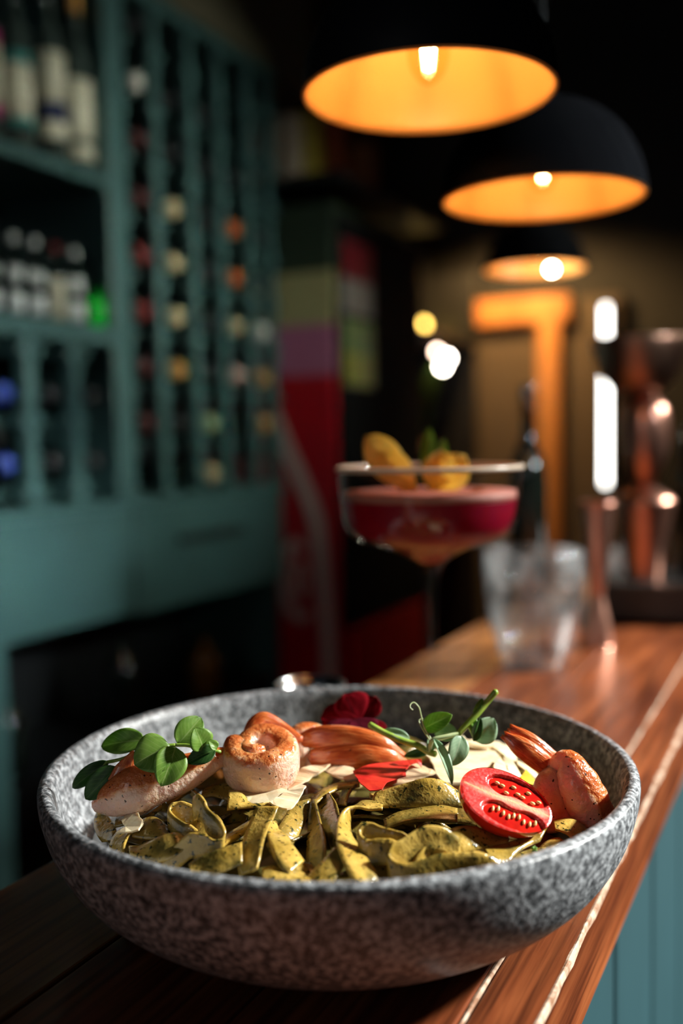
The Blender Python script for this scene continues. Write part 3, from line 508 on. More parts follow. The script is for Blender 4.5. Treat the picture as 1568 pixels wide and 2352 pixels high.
# ------------------------------------------------------------------ the room
XR, XB = -1.10, -1.40                       # front and back of the rack wall
boxobj('floor', (-1.6, 1.7, -1.2, 3.6, -.05, 0), m_floor, kind='structure')
boxobj('ceiling', (-1.6, 1.7, -.2, 3.6, 2.9, 2.95), m_char, kind='structure')
boxobj('wall_left', (-1.50, -1.42, -1.2, 3.5, 0, 2.9), m_char, kind='structure')
boxobj('wall_back', (-1.5, 1.7, 3.42, 3.5, 0, 2.9), m_char, kind='structure')
boxobj('trim_1', (-1.42, -1.09, -.3, 2.10, 2.235, 2.9), m_olive, kind='structure')
for i, b in enumerate(((1.62, 1.70, -.6, .92, 0, 2.9), (1.62, 1.70, 1.80, 3.5, 0, 2.9), (1.62, 1.70, .92, 1.80, 0, 1.90), (1.62, 1.70, .92, 1.80, 2.335, 2.9))):
    if i == 0:
        vs, fs = box(*b)
    else:
        v2, f2 = box(*b); o_ = len(vs); vs += v2; fs += [[k+o_ for k in f] for f in f2]
obj('wall_right', vs, fs, m_char, smooth=False, kind='structure')
wf = bpy.data.objects.new('window_1', None); C.objects.link(wf); wf.location = (1.64, 1.23, 1.75); wf['kind'] = 'structure'
boxobj('window_frame', (1.625, 1.685, .90, .94, 1.88, 2.355), m_dark, wf); boxobj('window_frame', (1.625, 1.685, 1.78, 1.82, 1.88, 2.355), m_dark, wf)
boxobj('window_sill', (1.59, 1.685, .90, 1.82, 1.88, 1.90), m_dark, wf)
boxobj('window_pane', (1.655, 1.66, .94, 1.78, 1.90, 2.335), m_tglass, wf, bev=0)
# the beige wall at the far end with its varnished door frame and the lit slit beside it
boxobj('wall_far', (-1.30, -.485, 3.36, 3.42, 0, 1.79), m_beige, kind='structure')
boxobj('trim_2', (-1.39, -.66, 3.30, 3.36, 1.705, 1.80), m_orangewood, kind='structure')
boxobj('trim_3', (-.775, -.695, 3.30, 3.36, .0, 1.705), m_orangewood, kind='structure')
sl = bpy.data.objects.new('window_2', None); C.objects.link(sl); sl.location = (-.53, 3.36, 1.05); sl['kind'] = 'structure'
boxobj('window_pane', (-.541, -.521, 3.345, 3.355, 1.09, 1.75), glow('daylit_slit_pane', (1, .97, .90), 9), sl, bev=0)
boxobj('window_frame', (-.551, -.541, 3.34, 3.36, 1.08, 1.76), m_dark, sl); boxobj('window_frame', (-.521, -.511, 3.34, 3.36, 1.08, 1.76), m_dark, sl)

# ------------------------------------------------------------------ bar counter
bar = thing('bar_counter', 'narrow red-brown wooden plank bar counter under the pasta bowl with teal board front', 'bar counter', (-.02, .8, 0))
Y0, Y1 = -.62, 1.95
for x0, x1, mm in ((-.161, -.0765, m_oak), (-.0745, .0055, m_mahog), (.0065, .0865, m_mahog), (.0895, .1150, m_mahog)):
    boxobj('plank', (x0, x1, Y0, Y1, ZB-.043, ZB), mm, bar, bev=.0012)
def wobble_strip(x, z, w, h, seed, n=170):
    g = random.Random(seed); vs, fs = [], []
    for i in range(n):
        y = Y0 + (Y1-Y0)*i/(n-1); a = w*(.6+.8*g.random()); c = x + g.uniform(-.14, .14)*w
        vs += [(c-a/2, y, z-h), (c-a/2, y, z), (c, y, z+.0004), (c+a/2, y, z), (c+a/2, y, z-h)]
    for i in range(n-1):
        for k in range(4): fs.append([i*5+k, i*5+k+1, i*5+k+6, i*5+k+5])
    return vs, fs
v, f = wobble_strip(.0880, ZB-.0003, .0018, .01, 3); obj('plank_joint', v, f, m_worn, bar, smooth=False)
v, f = wobble_strip(.1145, ZB-.0001, .0024, .0035, 5); obj('worn_edge', v, f, m_worn, bar, smooth=False)['label'] = 'chipped pale worn edge'
for i in range(18):
    y = -.55 + i*.14
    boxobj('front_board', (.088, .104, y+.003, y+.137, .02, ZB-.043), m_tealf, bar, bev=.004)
boxobj('back_board', (-.13, -.12, Y0+.05, Y1-.05, .02, ZB-.043), m_dark, bar)
boxobj('carcass', (-.12, .088, Y0+.05, Y1-.05, 0, ZB-.05), m_dark, bar)

# ------------------------------------------------------------------ the bowl
HB = .070
out = [(.0, .0040), (.064, .0040), (.067, .0006), (.071, 0), (.079, .0016), (.088, .0046), (.1065, .013), (.1235, .0265), (.134, .0415), (.139, .0565), (.1403, .0655), (.1398, .0688)]
inn = [(.1372, .0700), (.1345, .0688), (.1325, .0640), (.1300, .0500), (.1245, .0385), (.113, .0265), (.095, .0165), (.07, .0115), (.035, .010), (.0, .010)]
bowl = lathobj('pasta_bowl', [(r, z+ZB) for r, z in smooth_profile(out, 4)[:-1] + smooth_profile([out[-1]] + inn, 4)], 0, 0, m_bowl, n=128, pivot=(0, 0, ZB))
tag(bowl, 'wide speckled grey stoneware bowl full of pasta on the bar counter', 'bowl')

# ------------------------------------------------------------------ pasta
def heap(u, v):
    r = math.hypot(u, v)/1000; return (HB - .010 - .022*(r/.128)**4)*1000
vs, fs = [], []
NR, NA = 16, 64
for i in range(NR+1):
    for k in range(NA):
        r = 118*i/NR; a = 2*math.pi*k/NA; u, v_ = r*math.cos(a), r*math.sin(a)
        vs.append((u, v_, heap(u, v_) - 7 + 1.5*math.sin(u*.21)*math.cos(v_*.19)))
for i in range(NR):
    for k in range(NA):
        if i == 0 and False: continue
        fs.append([i*NA+k, i*NA+(k+1) % NA, (i+1)*NA+(k+1) % NA, (i+1)*NA+k])
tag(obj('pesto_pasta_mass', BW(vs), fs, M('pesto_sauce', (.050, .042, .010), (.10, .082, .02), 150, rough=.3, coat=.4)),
    'dark pesto sauce and tangled pasta filling the bowl under the tagliatelle', 'pasta', kind='stuff')
LAB = {
 'a': 'tagliatelle strip hanging down to the near rim below the curled prawn',
 'b': 'twisted tagliatelle strip right of the strip hanging to the near rim',
 'c': 'tagliatelle slanting down left from the cheese shaving under the curled prawn',
 'd': 'small curled tagliatelle loop left of the bigger open loop',
 'e': 'open tagliatelle loop folded forward below and left of the curled prawn',
 'f': 'short dark piece of tagliatelle inside the open loop on the left',
 'g': 'shiny tagliatelle arching along the near left rim',
 'h': 'tagliatelle hanging down from the small ragged cheese flake at left',
 'i': 'rounded tagliatelle fold at the far left below the left prawn',
 'j': 'thin tagliatelle arch touching the left wall of the bowl',
 'k': 'broad tagliatelle lying along the near rim under the open loop',
 'l': 'thin edge-on tagliatelle running right from the open loop',
 'm': 'flat tagliatelle lying at the near rim right of the hanging strip',
 'n': 'dark upright tagliatelle in the middle of the bowl',
 'o': 'tagliatelle falling in the middle of the bowl left of the big C curve',
 'p': 'triangular end of tagliatelle at the near rim below the middle strands',
 'q': 'big C-shaped tagliatelle curve in front at the middle of the bowl',
 'r': 'bright hairpin tagliatelle loop inside the C-shaped curve',
 's': 'large U-shaped tagliatelle loop along the near right rim',
 't': 'narrow tagliatelle rising inside the large U-shaped loop',
 'u': 'tagliatelle arching just under the tomato half',
 'v': 'forked tagliatelle right below the tomato half',
 'w': 'tagliatelle with a green herb crumb at the near right rim',
 'x': 'curled tagliatelle end between the tomato and the right prawn',
 'y': 'wide yellow-green tagliatelle with dark flecks left of the tomato',
 'z': 'tagliatelle just below the red petal',
 'aa': 'thin tagliatelle curving right under the cheese and prawn tail',
 'ab': 'tagliatelle dropping below the prawn tail left of the red petal',
 'ac': 'tagliatelle slipping under the left prawn above the small curl',
 'ad': 'tagliatelle hump right of the left prawn beside the curled prawn',
 'ae': 'tagliatelle lying under the hump left of the curled prawn',
 'af': 'square-cut tagliatelle end under the curled prawn and its cheese',
 'ag': 'tagliatelle running diagonally below the left prawn',
 'ah': 'dark flecked tagliatelle behind the strip on the near left rim',
 'ai': 'short broken tagliatelle end above the open loop',
 'aj': 'dark tagliatelle between the C-shaped curve and the tomato',
 'ak': 'dark tagliatelle deep behind the hanging strip',
 'al': 'dark tagliatelle low at the near right rim under the U-shaped loop',
 'am': 'narrow upright tagliatelle at the right end near the rim',
 'an': 'narrow rightmost tagliatelle under the right prawn',
}
for k, (Tp, Bp) in NOODLE.items():
    v, f = ribbon(Tp, Bp, 1.5)
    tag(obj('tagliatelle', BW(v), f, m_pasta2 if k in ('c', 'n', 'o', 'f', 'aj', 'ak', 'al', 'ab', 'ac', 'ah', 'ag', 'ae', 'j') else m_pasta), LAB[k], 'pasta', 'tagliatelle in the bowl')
g = random.Random(11)
for i in range(46):
    a, r = g.uniform(0, 6.28), 100*math.sqrt(g.random()); u, v_ = r*math.cos(a), r*math.sin(a)
    hd, cv, roll = g.uniform(0, 6.28), g.uniform(-.16, .16), g.uniform(-.7, .7); T_, B_ = [], []
    for s in range(10):
        u += 7*math.cos(hd); v_ += 7*math.sin(hd); hd += cv + g.uniform(-.08, .08)
        rr = math.hypot(u, v_)
        if rr > 108: u *= 108/rr; v_ *= 108/rr; hd += .5
        n_ = (-math.sin(hd), math.cos(hd)); h = heap(u, v_) - 4 + 1.4*math.sin(s*.8+i)
        c_, s_ = math.cos(roll), math.sin(roll)
        T_.append((u+n_[0]*5.5*c_, v_+n_[1]*5.5*c_, h+5.5*s_)); B_.append((u-n_[0]*5.5*c_, v_-n_[1]*5.5*c_, h-5.5*s_))
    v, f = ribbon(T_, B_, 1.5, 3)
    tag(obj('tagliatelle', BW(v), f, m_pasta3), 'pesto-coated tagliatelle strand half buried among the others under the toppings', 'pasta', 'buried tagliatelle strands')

# ------------------------------------------------------------------ prawns
ss = lambda x, a, b: max(0, min(1, (x-a)/(b-a)))**2*(3-2*max(0, min(1, (x-a)/(b-a))))
UP = np.array([0, -.25, .97])
def up_sear(lo, hi, gain=.75): return lambda t, nrm: gain*ss(float(nrm @ UP), lo, hi)
S_ = SHRIMP
t = thing('prawn', 'pale pink prawn lying under green leaves at the left end of the bowl', 'prawn', BW(S_['A_body'][0][0])[0], 'prawns on the pasta')
v, f, u, s = sweep(*S_['A_body'], flat=.55, bumps=4, bamp=.03, n=24, sear=up_sear(.35, .95, .8)); obj('body', BW(v), f, m_shrimp, t, uv=u, attr={'sear': s})
v, f, u, s = sweep(*S_['A_tail'], flat=.25); obj('tail', BW(v), f, m_tail, t, uv=u)
v, f, u, s = sweep(*S_['A_tail2'], flat=.4); obj('tail_fin', BW(v), f, m_tail, t, uv=u)

t = thing('prawn', 'tightly curled seared prawn standing on the cheese left of centre', 'prawn', BW(S_['B_c'])[0], 'prawns on the pasta')
c0 = np.array(S_['B_c']); tl = math.radians(17)
e1 = np.array([1, 0, 0.]); e3 = np.array([0, -math.sin(tl), math.cos(tl)]); e2 = np.cross(e3, e1)
vs, fs, uv, se = [], [], [], []
mm_, nn_ = 84, 22
for i in range(mm_):
    q = i/(mm_-1); th = math.radians(118 + 545*q)
    r = 12.2 - 1.2*q - 7.6*ss(q, .55, 1.0); rad = 6.0*(1-.35*ss(q, .5, 1))*min(1, .35+q*9)*min(1, .4+(1-q)*6); hgt = 10.6*(1-.12*q)*min(1, .5+q*6)
    seg = 1 + .05*abs(math.sin(q*math.pi*7))
    cen = c0 + (e1*math.cos(th) + e2*math.sin(th))*r + e3*(1.2*q - 1.0)
    ro = e1*math.cos(th) + e2*math.sin(th)
    for k in range(nn_):
        a = 2*math.pi*k/nn_; ca, sa = math.cos(a), math.sin(a)
        ca_, sa_ = math.copysign(abs(ca)**.72, ca), math.copysign(abs(sa)**.62, sa)
        vs.append(cen + ro*rad*seg*ca_ + e3*hgt*sa_ + e3*.7*math.sin(q*23)*max(0, sa)); uv.append((q*3, k/nn_)); se.append(.48*ss(sa, .45, .9) - .08)
for i in range(mm_-1):
    for k in range(nn_): fs.append([i*nn_+k, i*nn_+(k+1) % nn_, (i+1)*nn_+(k+1) % nn_, (i+1)*nn_+k])
fs += [list(range(nn_))[::-1], [(mm_-1)*nn_+k for k in range(nn_)]]
obj('body', BW(vs), fs, m_shrimp, t, uv=uv, attr={'sear': se})
v, f, u, s = sweep(*S_['B_tail'], flat=.5); obj('tail', BW(v), f, m_tail, t, uv=u)

t = thing('prawn', 'prawn with long glossy orange tail lying behind the red petal at centre', 'prawn', BW(S_['C_body'][0][0])[0], 'prawns on the pasta')
v, f, u, s = sweep(*S_['C_body'], flat=.8, sear=lambda t_, n_: .75*ss(float(n_ @ UP), .75, 1)*ss(t_, .3, .7)); obj('body', BW(v), f, m_shrimp, t, uv=u, attr={'sear': s})
p1 = sweep(*S_['C_t1'], flat=.42, rag=1.0, n=22, bumps=0); p2 = sweep(*S_['C_t2'], flat=.4, rag=1.2, n=22)
v, f, u, s = p1; obj('tail_shell', BW(v), f, m_tail, t, uv=u)
v, f, u, s = p2; obj('tail_shell', BW(v), f, m_tail, t, uv=u)

t = thing('prawn', 'plump prawn with raised orange tail at the right end beside the tomato', 'prawn', BW(S_['D_body'][0][0])[0], 'prawns on the pasta')
RS = np.array([.85, -.2, .5])
v, f, u, s = join(sweep(*S_['D_body'], flat=.75, n=24, bumps=5, bamp=.06, sear=lambda t_, n_: .8*ss(float(n_ @ unit(RS)), .25, .85)), sweep(*S_['D_lobe'], flat=.8, n=20, sear=lambda t_, n_: .05))
obj('body', BW(v), f, m_shrimp, t, uv=u, attr={'sear': s})
v, f, u, s = sweep(*S_['D_t1'], flat=.45, rag=1.6, n=22); obj('tail_shell', BW(v), f, m_tail, t, uv=u)
v, f, u, s = sweep(*S_['D_t2'], flat=.42, rag=1.8, n=22); obj('tail_shell', BW(v), f, m_tail, t, uv=u)

# ------------------------------------------------------------------ tomato half
ctr, ta, tb_img = np.array(TOMATO[0]), TOMATO[1], TOMATO[2]
an = math.radians(22); tilt = math.radians(40); upi = np.array([0, .30, .954]); dv = np.array([0, .954, -.30])
e1 = math.cos(an)*np.array([1, 0, 0]) - math.sin(an)*upi; e2i = math.sin(an)*np.array([1, 0, 0]) + math.cos(an)*upi
e2 = math.cos(tilt)*e2i + math.sin(tilt)*dv; e3 = np.cross(e1, e2); tb = tb_img/math.cos(tilt); td = 15.5
t = thing('tomato_half', 'halved red plum cherry tomato cut side up at right of the pasta', 'tomato', BW(ctr)[0])
def cavity(x, y):
    """0 on flesh, 1 well inside a seed chamber (x, y normalised)"""
    d = 0
    core = .13 + .05*math.sin(x*9)
    for sg in (1, -1):
        yy = sg*y - (.02 if sg > 0 else .04)
        rim = .80 - .10*(x-.2)**2*2
        e = 1 - (((x-.20)/.70)**2 + ((yy-.44)/.43)**2)
        d = max(d, ss(e, 0, .16)*ss(yy, core-.02, core+.06))
    return d
NRi, NAi = 44, 132; vs, fs, col = [], [], []
for i in range(NRi+1):
    rho = i/NRi
    for k in range(NAi):
        a = 2*math.pi*k/NAi; x, y = rho*math.cos(a), rho*math.sin(a); c_ = cavity(x, y)
        egg = 1 - .07*x
        vs.append(ctr + e1*ta*x + e2*tb*y*egg + e3*(-1.5*c_ + (.25 if rho < .97 else -.15)))
        core = ss(.22-abs(y-.02), 0, .16)*ss(x, -1.0, -.2)*ss(1.0-x, 0, .25)
        line = ss(.05-abs(y-.02-.02*math.sin(x*5)), 0, .04)
        cc = np.array((.70, .045, .04))*(1-core) + np.array((.90, .34, .22))*core
        cc = cc*(1-line*.7) + np.array((.95, .55, .28))*line*.7
        if rho > .9: cc = cc*(1-ss(rho, .9, 1)) + np.array((.70, .03, .02))*ss(rho, .9, 1)
        cc = cc*(1-c_) + np.array((.50, .012, .012))*c_
        col.append(tuple(cc))
for i in range(NRi):
    for k in range(NAi): fs.append([i*NAi+k, i*NAi+(k+1) % NAi, (i+1)*NAi+(k+1) % NAi, (i+1)*NAi+k])
obj('cut_face', BW(vs), fs, m_tom, t, attr={'Col': col})
vs, fs = [], []
for i in range(25):
    ph = i/24*math.pi/2
    for k in range(96):
        a = 2*math.pi*k/96; x, y = math.cos(a), math.sin(a); egg = 1-.07*x
        vs.append(ctr + (e1*ta*x + e2*tb*y*egg)*math.cos(ph)*1.004 - e3*td*math.sin(ph))
for i in range(24):
    for k in range(96): fs.append([i*96+k, i*96+(k+1) % 96, (i+1)*96+(k+1) % 96, (i+1)*96+k])
obj('skin', BW(vs), fs, m_skin, t)
for sg in (1, -1):
    vs, fs = [], []
    for i in range(9):
        for k in range(40):
            a = 2*math.pi*k/40; rr_ = i/8
            x, yy = .20 + .66*rr_*math.cos(a), (.46 if sg > 0 else .48) + .37*rr_*math.sin(a)
            yy = max(yy, .16); y = sg*yy
            vs.append(ctr + e1*ta*x + e2*tb*y*(1-.07*x) + e3*(-.75 - .5*rr_**4 + .12*math.sin(x*20)))
    for i in range(8):
        for k in range(40): fs.append([i*40+k, i*40+(k+1) % 40, (i+1)*40+(k+1) % 40, (i+1)*40+k])
    obj('gel', BW(vs), fs, m_gel, t)
def blob(c, ax, ay, az, X, Y, Z, n=10):
    vs, fs = [], []
    for i in range(n//2+1):
        th = math.pi*i/(n//2)
        for k in range(n):
            a = 2*math.pi*k/n; vs.append(c + X*ax*math.sin(th)*math.cos(a) + Y*ay*math.sin(th)*math.sin(a) + Z*az*math.cos(th))
    for i in range(n//2):
        for k in range(n): fs.append([i*n+k, i*n+(k+1) % n, (i+1)*n+(k+1) % n, (i+1)*n+k])
    return vs, fs
g = random.Random(4)
for i in range(9):
    x = -.26 + .115*i
    v, f = blob(ctr + e1*ta*(x+.02*g.random()) + e2*tb*(.42 + .16*math.sin(i*2.3+.5) - .14*max(0, x-.3)) + e3*(-.35), 1.25, .75, .6, e1, e2, e3); obj('seed', BW(v), f, m_seed, t)
    x = -.24 + .112*i
    v, f = blob(ctr + e1*ta*(x+.02*g.random()) + e2*tb*(-.44 + .07*math.sin(i*1.7)) + e3*(-.35), .65, 1.5, .6, e1, e2, e3); obj('seed', BW(v), f, m_seed, t)

# ------------------------------------------------------------------ cheese shavings, petals
SH = {'k1': 'large broad parmesan shaving behind the tomato under the right pea shoot', 'k2': 'thin parmesan sliver at the far edge of the large shaving',
 'k3': 'long parmesan shaving pointing at the right prawn tail', 'k4': 'bright white parmesan chip on the right of the large shaving', 'k5': 'bright parmesan chip just above the tomato next to the yellow petal',
 'k6': 'narrow parmesan sliver beside the raised prawn tail', 'k7': 'curved parmesan shaving right under the curled prawn', 'k8': 'rounded parmesan flake hanging below the curled prawn',
 'k9': 'parmesan strip between the curled prawn and the orange prawn tail', 'k10': 'pinkish parmesan flake under the orange prawn tail', 'k11': 'warm-toned parmesan flake under the red petal',
 'k12': 'small ragged parmesan flake below the left prawn', 'k13': 'long parmesan shaving along the underside of the left prawn'}
for i, (k, lab) in enumerate(SH.items()):
    v, f = sheet(SHEET[k], .9, .35, i+1)
    tag(obj('parmesan_shaving', BW(v), f, m_cheese2 if k in ('k9', 'k10', 'k11', 'k13') else m_cheese, smooth=False), lab, 'cheese', 'parmesan shavings')
v, f = sheet(SHEET['red'], .5, .2, 40); tag(obj('flower_petal', BW(v), f, m_redpet, smooth=False), 'bright scarlet flower petal lying under the orange prawn tail', 'petal')
v, f = sheet(SHEET['yellow'], .5, .3, 41); tag(obj('flower_petal', BW(v), f, m_yel, smooth=False), 'small yellow petal between the tomato and the right prawn', 'petal')
hb = np.array(HERB[1]); v, f = [], []
for i in range(7):
    o_ = len(v); v1, f1 = blob(hb + np.array([g.uniform(-2, 2), g.uniform(-1, 1), g.uniform(-.6, 1.2)]), g.uniform(.5, 1), .5, .5, np.eye(3)[0], np.eye(3)[1], np.eye(3)[2], 6); v += list(v1); f += [[q+o_ for q in ff] for ff in f1]
tag(obj('herb_crumb', BW(v), f, m_leaf), 'tiny bright green herb crumb on the pasta near the right rim', 'herb')

fl = thing('viola_flower', 'dark red viola flower resting on the orange prawn tail', 'flower', BW(EYE)[0])
for i, p in enumerate(PETAL):
    v, f, u = leaf_mesh(*p, shape='petal', normal=(.1, -.9, .42) if i < 3 else (0, -.35, .93), th=.35); obj('petal', BW(v), f, m_violet if i in (0, 1, 2, 5) else m_violetp, fl, uv=u)
v, f = blob(np.array(EYE[0]), 1.5, 1.2, 1.2, *np.eye(3)); obj('flower_eye', BW(v), f, m_yel, fl)['label'] = 'yellow flower centre'

ps = thing('pea_shoot', 'pea shoot with round bright green leaves lying on the left prawn', 'pea shoot', BW(LEAF_L[1][0])[0], 'pea shoots')
for i, p in enumerate(LEAF_L):
    v, f, u = leaf_mesh(*p); obj('leaf', BW(v), f, m_leafd if i in (6, 7, 5) else m_leaf, ps, uv=u)
for p in STEM_L:
    v, f, u, s = tube(p, .8); obj('stem', BW(v), f, m_stem, ps)
ps = thing('pea_shoot', 'pea shoot with thick upright stem, tendril and blue-green leaves by the tomato', 'pea shoot', BW(LEAF_R[2][0])[0], 'pea shoots')
for i, p in enumerate(LEAF_R):
    v, f, u = leaf_mesh(*p); obj('leaf', BW(v), f, m_leaf if i in (0, 6, 9) else (m_leafd if i in (5, 8) else m_leaf2), ps, uv=u)
for i, (p, r) in enumerate(STEM_R):
    v, f, u, s = tube(p, r); obj('stem', BW(v), f, m_stemp if i == 1 else m_stem, ps)
for p in TENDRIL:
    v, f, u, s = tube(p, .35, taper=.6, n=6); obj('tendril', BW(v), f, m_stemp, ps)

# ------------------------------------------------------------------ things on the bar
cg = thing('cocktail_coupe', 'stemmed coupe glass of crimson cocktail behind the bowl with yellow garnish', 'cocktail glass', (-.030, .205, ZB))
cx, cy = -.030, .205
lathobj('glass', smooth_profile([(0, ZB+.0005), (.033, ZB+.001), (.034, ZB+.003), (.012, ZB+.0065), (.0052, ZB+.016), (.0042, ZB+.06), (.0048, ZB+.115), (.0085, ZB+.136), (.022, ZB+.146), (.049, ZB+.155), (.0575, ZB+.166), (.0605, ZB+.185), (.0620, ZB+.201)], 4) +
        [(.0626, ZB+.2022), (.0626, ZB+.2036), (.0612, ZB+.2040), (.0602, ZB+.2030)] + smooth_profile([(.0600, ZB+.200), (.0588, ZB+.185), (.0558, ZB+.167), (.048, ZB+.157), (.021, ZB+.1472), (.0075, ZB+.1385), (0, ZB+.1373)], 3), cx, cy, thin_glass('coupe_glass', (.98, .98, .97), .55), cg, n=64)
lathobj('glass_lip', [(.0605, ZB+.2022), (.0622, ZB+.2012), (.0632, ZB+.2024), (.0630, ZB+.2040), (.0612, ZB+.2046), (.0603, ZB+.2034), (.0605, ZB+.2022)], cx, cy, M('lip_highlight', (.85, .74, .60), (.8, .68, .54), 80, rough=.3), cg, n=64)['label'] = 'glass rim with painted pale highlight'  # opaque pale lip paints in the bright highlight along the rim
lathobj('cocktail', smooth_profile([(0, ZB+.1377), (.0072, ZB+.1390), (.0205, ZB+.1477), (.0474, ZB+.1574), (.0552, ZB+.1675), (.0577, ZB+.1795), (.0580, ZB+.1815)], 3) + [(0, ZB+.1815)], cx, cy, leaf_mat('crimson_drink', (.50, .002, .03), (.46, .002, .045), (.5, .002, .03), .5), cg, n=64)
lathobj('foam', [(0, ZB+.1818), (.0578, ZB+.1818), (.0583, ZB+.1840), (.0578, ZB+.1872), (.04, ZB+.1880), (0, ZB+.1880)], cx, cy, M('pink_foam', (.55, .22, .18), (.50, .17, .14), 300, rough=.6), cg, n=64)
def local_leaf(base, tip, width, fold, bend, normal, shape, mat, parent, name, th=.8):
    v, f, u = leaf_mesh(np.array(base)*1000, np.array(tip)*1000, width*1000, fold, bend, normal, shape, th)
    return obj(name, np.array(v)/1000, f, mat, parent, uv=u)
m_gar = leaf_mat('dried_yellow_garnish', (.98, .76, .22), (.98, .84, .36), (.95, .62, .12), .66)
gz = ZB+.188
gn = thing('petal_garnish', 'curled yellow petals and green sprig floating on the crimson cocktail', 'garnish', (cx, cy, gz))
local_leaf((cx-.010, cy-.012, gz), (cx-.034, cy-.026, gz+.036), .024, .3, .25, (.4, -.9, .1), 'petal', m_gar, gn, 'yellow_petal')
local_leaf((cx-.004, cy-.016, gz), (cx-.022, cy-.030, gz+.026), .020, .3, .2, (.4, -.9, .1), 'petal', m_gar, gn, 'yellow_petal')
local_leaf((cx+.004, cy+.000, gz), (cx+.026, cy-.002, gz+.022), .026, .4, .3, (.4, -.9, .2), 'petal', m_gar, gn, 'yellow_petal')
local_leaf((cx+.006, cy-.008, gz), (cx+.014, cy-.012, gz+.026), .022, .4, .3, (.4, -.9, .2), 'petal', m_gar, gn, 'yellow_petal')
local_leaf((cx-.002, cy+.004, gz), (cx-.002, cy+.006, gz+.042), .012, .5, .1, (.4, -.9, .2), 'leaf', m_leaf, gn, 'green_leaf')
local_leaf((cx+.002, cy+.004, gz), (cx+.008, cy+.008, gz+.034), .012, .5, .1, (.4, -.9, .2), 'leaf', m_leaf, gn, 'green_leaf')

wg = thing('water_tumbler', 'clear stacking glass tumbler of water on the counter right of the cocktail', 'tumbler', (-.043, .515, ZB))
gx, gy = -.043, .515
go_ = [(0, ZB+.0005), (.026, ZB+.0005), (.030, ZB+.003), (.036, ZB+.020), (.0425, ZB+.045), (.0455, ZB+.066), (.0462, ZB+.074), (.0452, ZB+.079), (.0470, ZB+.084), (.0480, ZB+.098), (.0486, ZB+.112)]
gi_ = [(.0472, ZB+.1135), (.0458, ZB+.112), (.0452, ZB+.098), (.0440, ZB+.084), (.0425, ZB+.074), (.0395, ZB+.050), (.0330, ZB+.024), (.026, ZB+.013), (0, ZB+.011)]
lathobj('glass', smooth_profile(go_, 3) + smooth_profile(gi_, 3), gx, gy, m_glass, wg, n=64)
lathobj('water', [(0, ZB+.0112), (.0258, ZB+.0132), (.0328, ZB+.0242), (.0393, ZB+.050), (.0423, ZB+.074), (.0430, ZB+.079), (0, ZB+.079)], gx, gy, thin_glass('water', (.97, .98, .98), 1.0), wg, n=64)

def hourglass(name, label, px, py, z0, prof, group=None):
    o = lathobj(name, smooth_profile([(r, z0+z) for r, z in prof], 3), px, py, m_copper); return tag(o, label, 'jigger', group)
hourglass('copper_jigger', 'slim copper hourglass jigger standing on the counter behind the tumbler', -.004, .625, ZB,
          [(0, .0005), (.0155, .0005), (.0165, .002), (.0125, .028), (.0075, .050), (.0070, .056), (.0085, .066), (.0130, .105), (.0180, .148), (.0185, .150), (.0170, .150), (.0120, .108), (.0, .075)])
ct = boxobj('bar_caddy', (-.045, .108, .775, .93, ZB, ZB+.045), m_dark, bev=.005); tag(ct, 'black bar caddy block at the far right of the counter under the copper vessel', 'caddy')
hg = thing('copper_vessel', 'tall copper hourglass vessel with wide bowl top standing on the black caddy', 'copper vessel', (.012, .825, ZB+.045))
z0 = ZB+.045
lathobj('lower_cone', smooth_profile([(0, z0+.0005), (.020, z0+.0005), (.0215, z0+.004), (.0245, z0+.03), (.0335, z0+.085), (.0340, z0+.098), (.020, z0+.110), (.0115, z0+.118)], 3), .012, .825, m_copper, hg)
lathobj('upper_bulb', smooth_profile([(.0115, z0+.118), (.018, z0+.130), (.0265, z0+.155), (.0290, z0+.185), (.026, z0+.208), (.014, z0+.222), (.012, z0+.226)], 3), .012, .825, m_copper, hg)
lathobj('bowl_top', smooth_profile([(.012, z0+.226), (.030, z0+.230), (.046, z0+.250), (.0560, z0+.278), (.0575, z0+.290), (.0555, z0+.290), (.0515, z0+.278), (.044, z0+.252), (.028, z0+.234), (0, z0+.232)], 3), .006, .822, m_dcopper, hg)
def bottle(name, label, px, py, z0, R, H, glassm, group=None, cap=None, lab=None, loc=None):
    t = thing(name, label, 'bottle', (px, py, z0), group)
    b = [(0, .001), (R*.92, .001), (R, R*.1), (R, H*.60), (R*.93, H*.66), (R*.42, H*.76), (R*.36, H*.80), (R*.36, H*.93), (R*.40, H*.93), (R*.40, H*.95), (0, H*.95)]
    lathobj('glass_body', [(r, z0+z) for r, z in b], px, py, glassm, t, n=28)
    if cap: lathobj('cap', [(0, z0+H*.90), (R*.43, z0+H*.90), (R*.43, z0+H), (R*.38, z0+H*1.005), (0, z0+H*1.005)], px, py, cap, t, n=20)
    if lab:
        for (a, c, mm) in lab:
            lathobj('label', [(R*1.004, z0+H*a), (R*1.012, z0+H*a), (R*1.012, z0+H*c), (R*1.004, z0+H*c), (R*1.004, z0+H*a)], px, py, mm, t, n=28)
    return t
m_amber = M('amber_glass', (.20, .075, .006), (.16, .06, .005), 20, rough=.1, coat=.5)
bottle('dark_bottle', 'black bottle standing on the caddy at the right edge', .072, .865, ZB+.045, .026, .26, m_bglass)
bottle('amber_bottle', 'amber bottle at the extreme right edge beside the black bottle', .092, .800, ZB+.045, .014, .115, m_amber)
bottle('wine_bottle_standing', 'tall dark green wine bottle on the counter behind the tumbler', -.136, .838, ZB, .024, .285, m_bglass, cap=M('foil_silver', (.7, .72, .7), (.6, .62, .6), 60, rough=.2, metal=1))
sc_ = thing('steel_cup', 'small steel measuring cup peeking over the far rim of the bowl', 'cup', (-.110, .178, ZB))
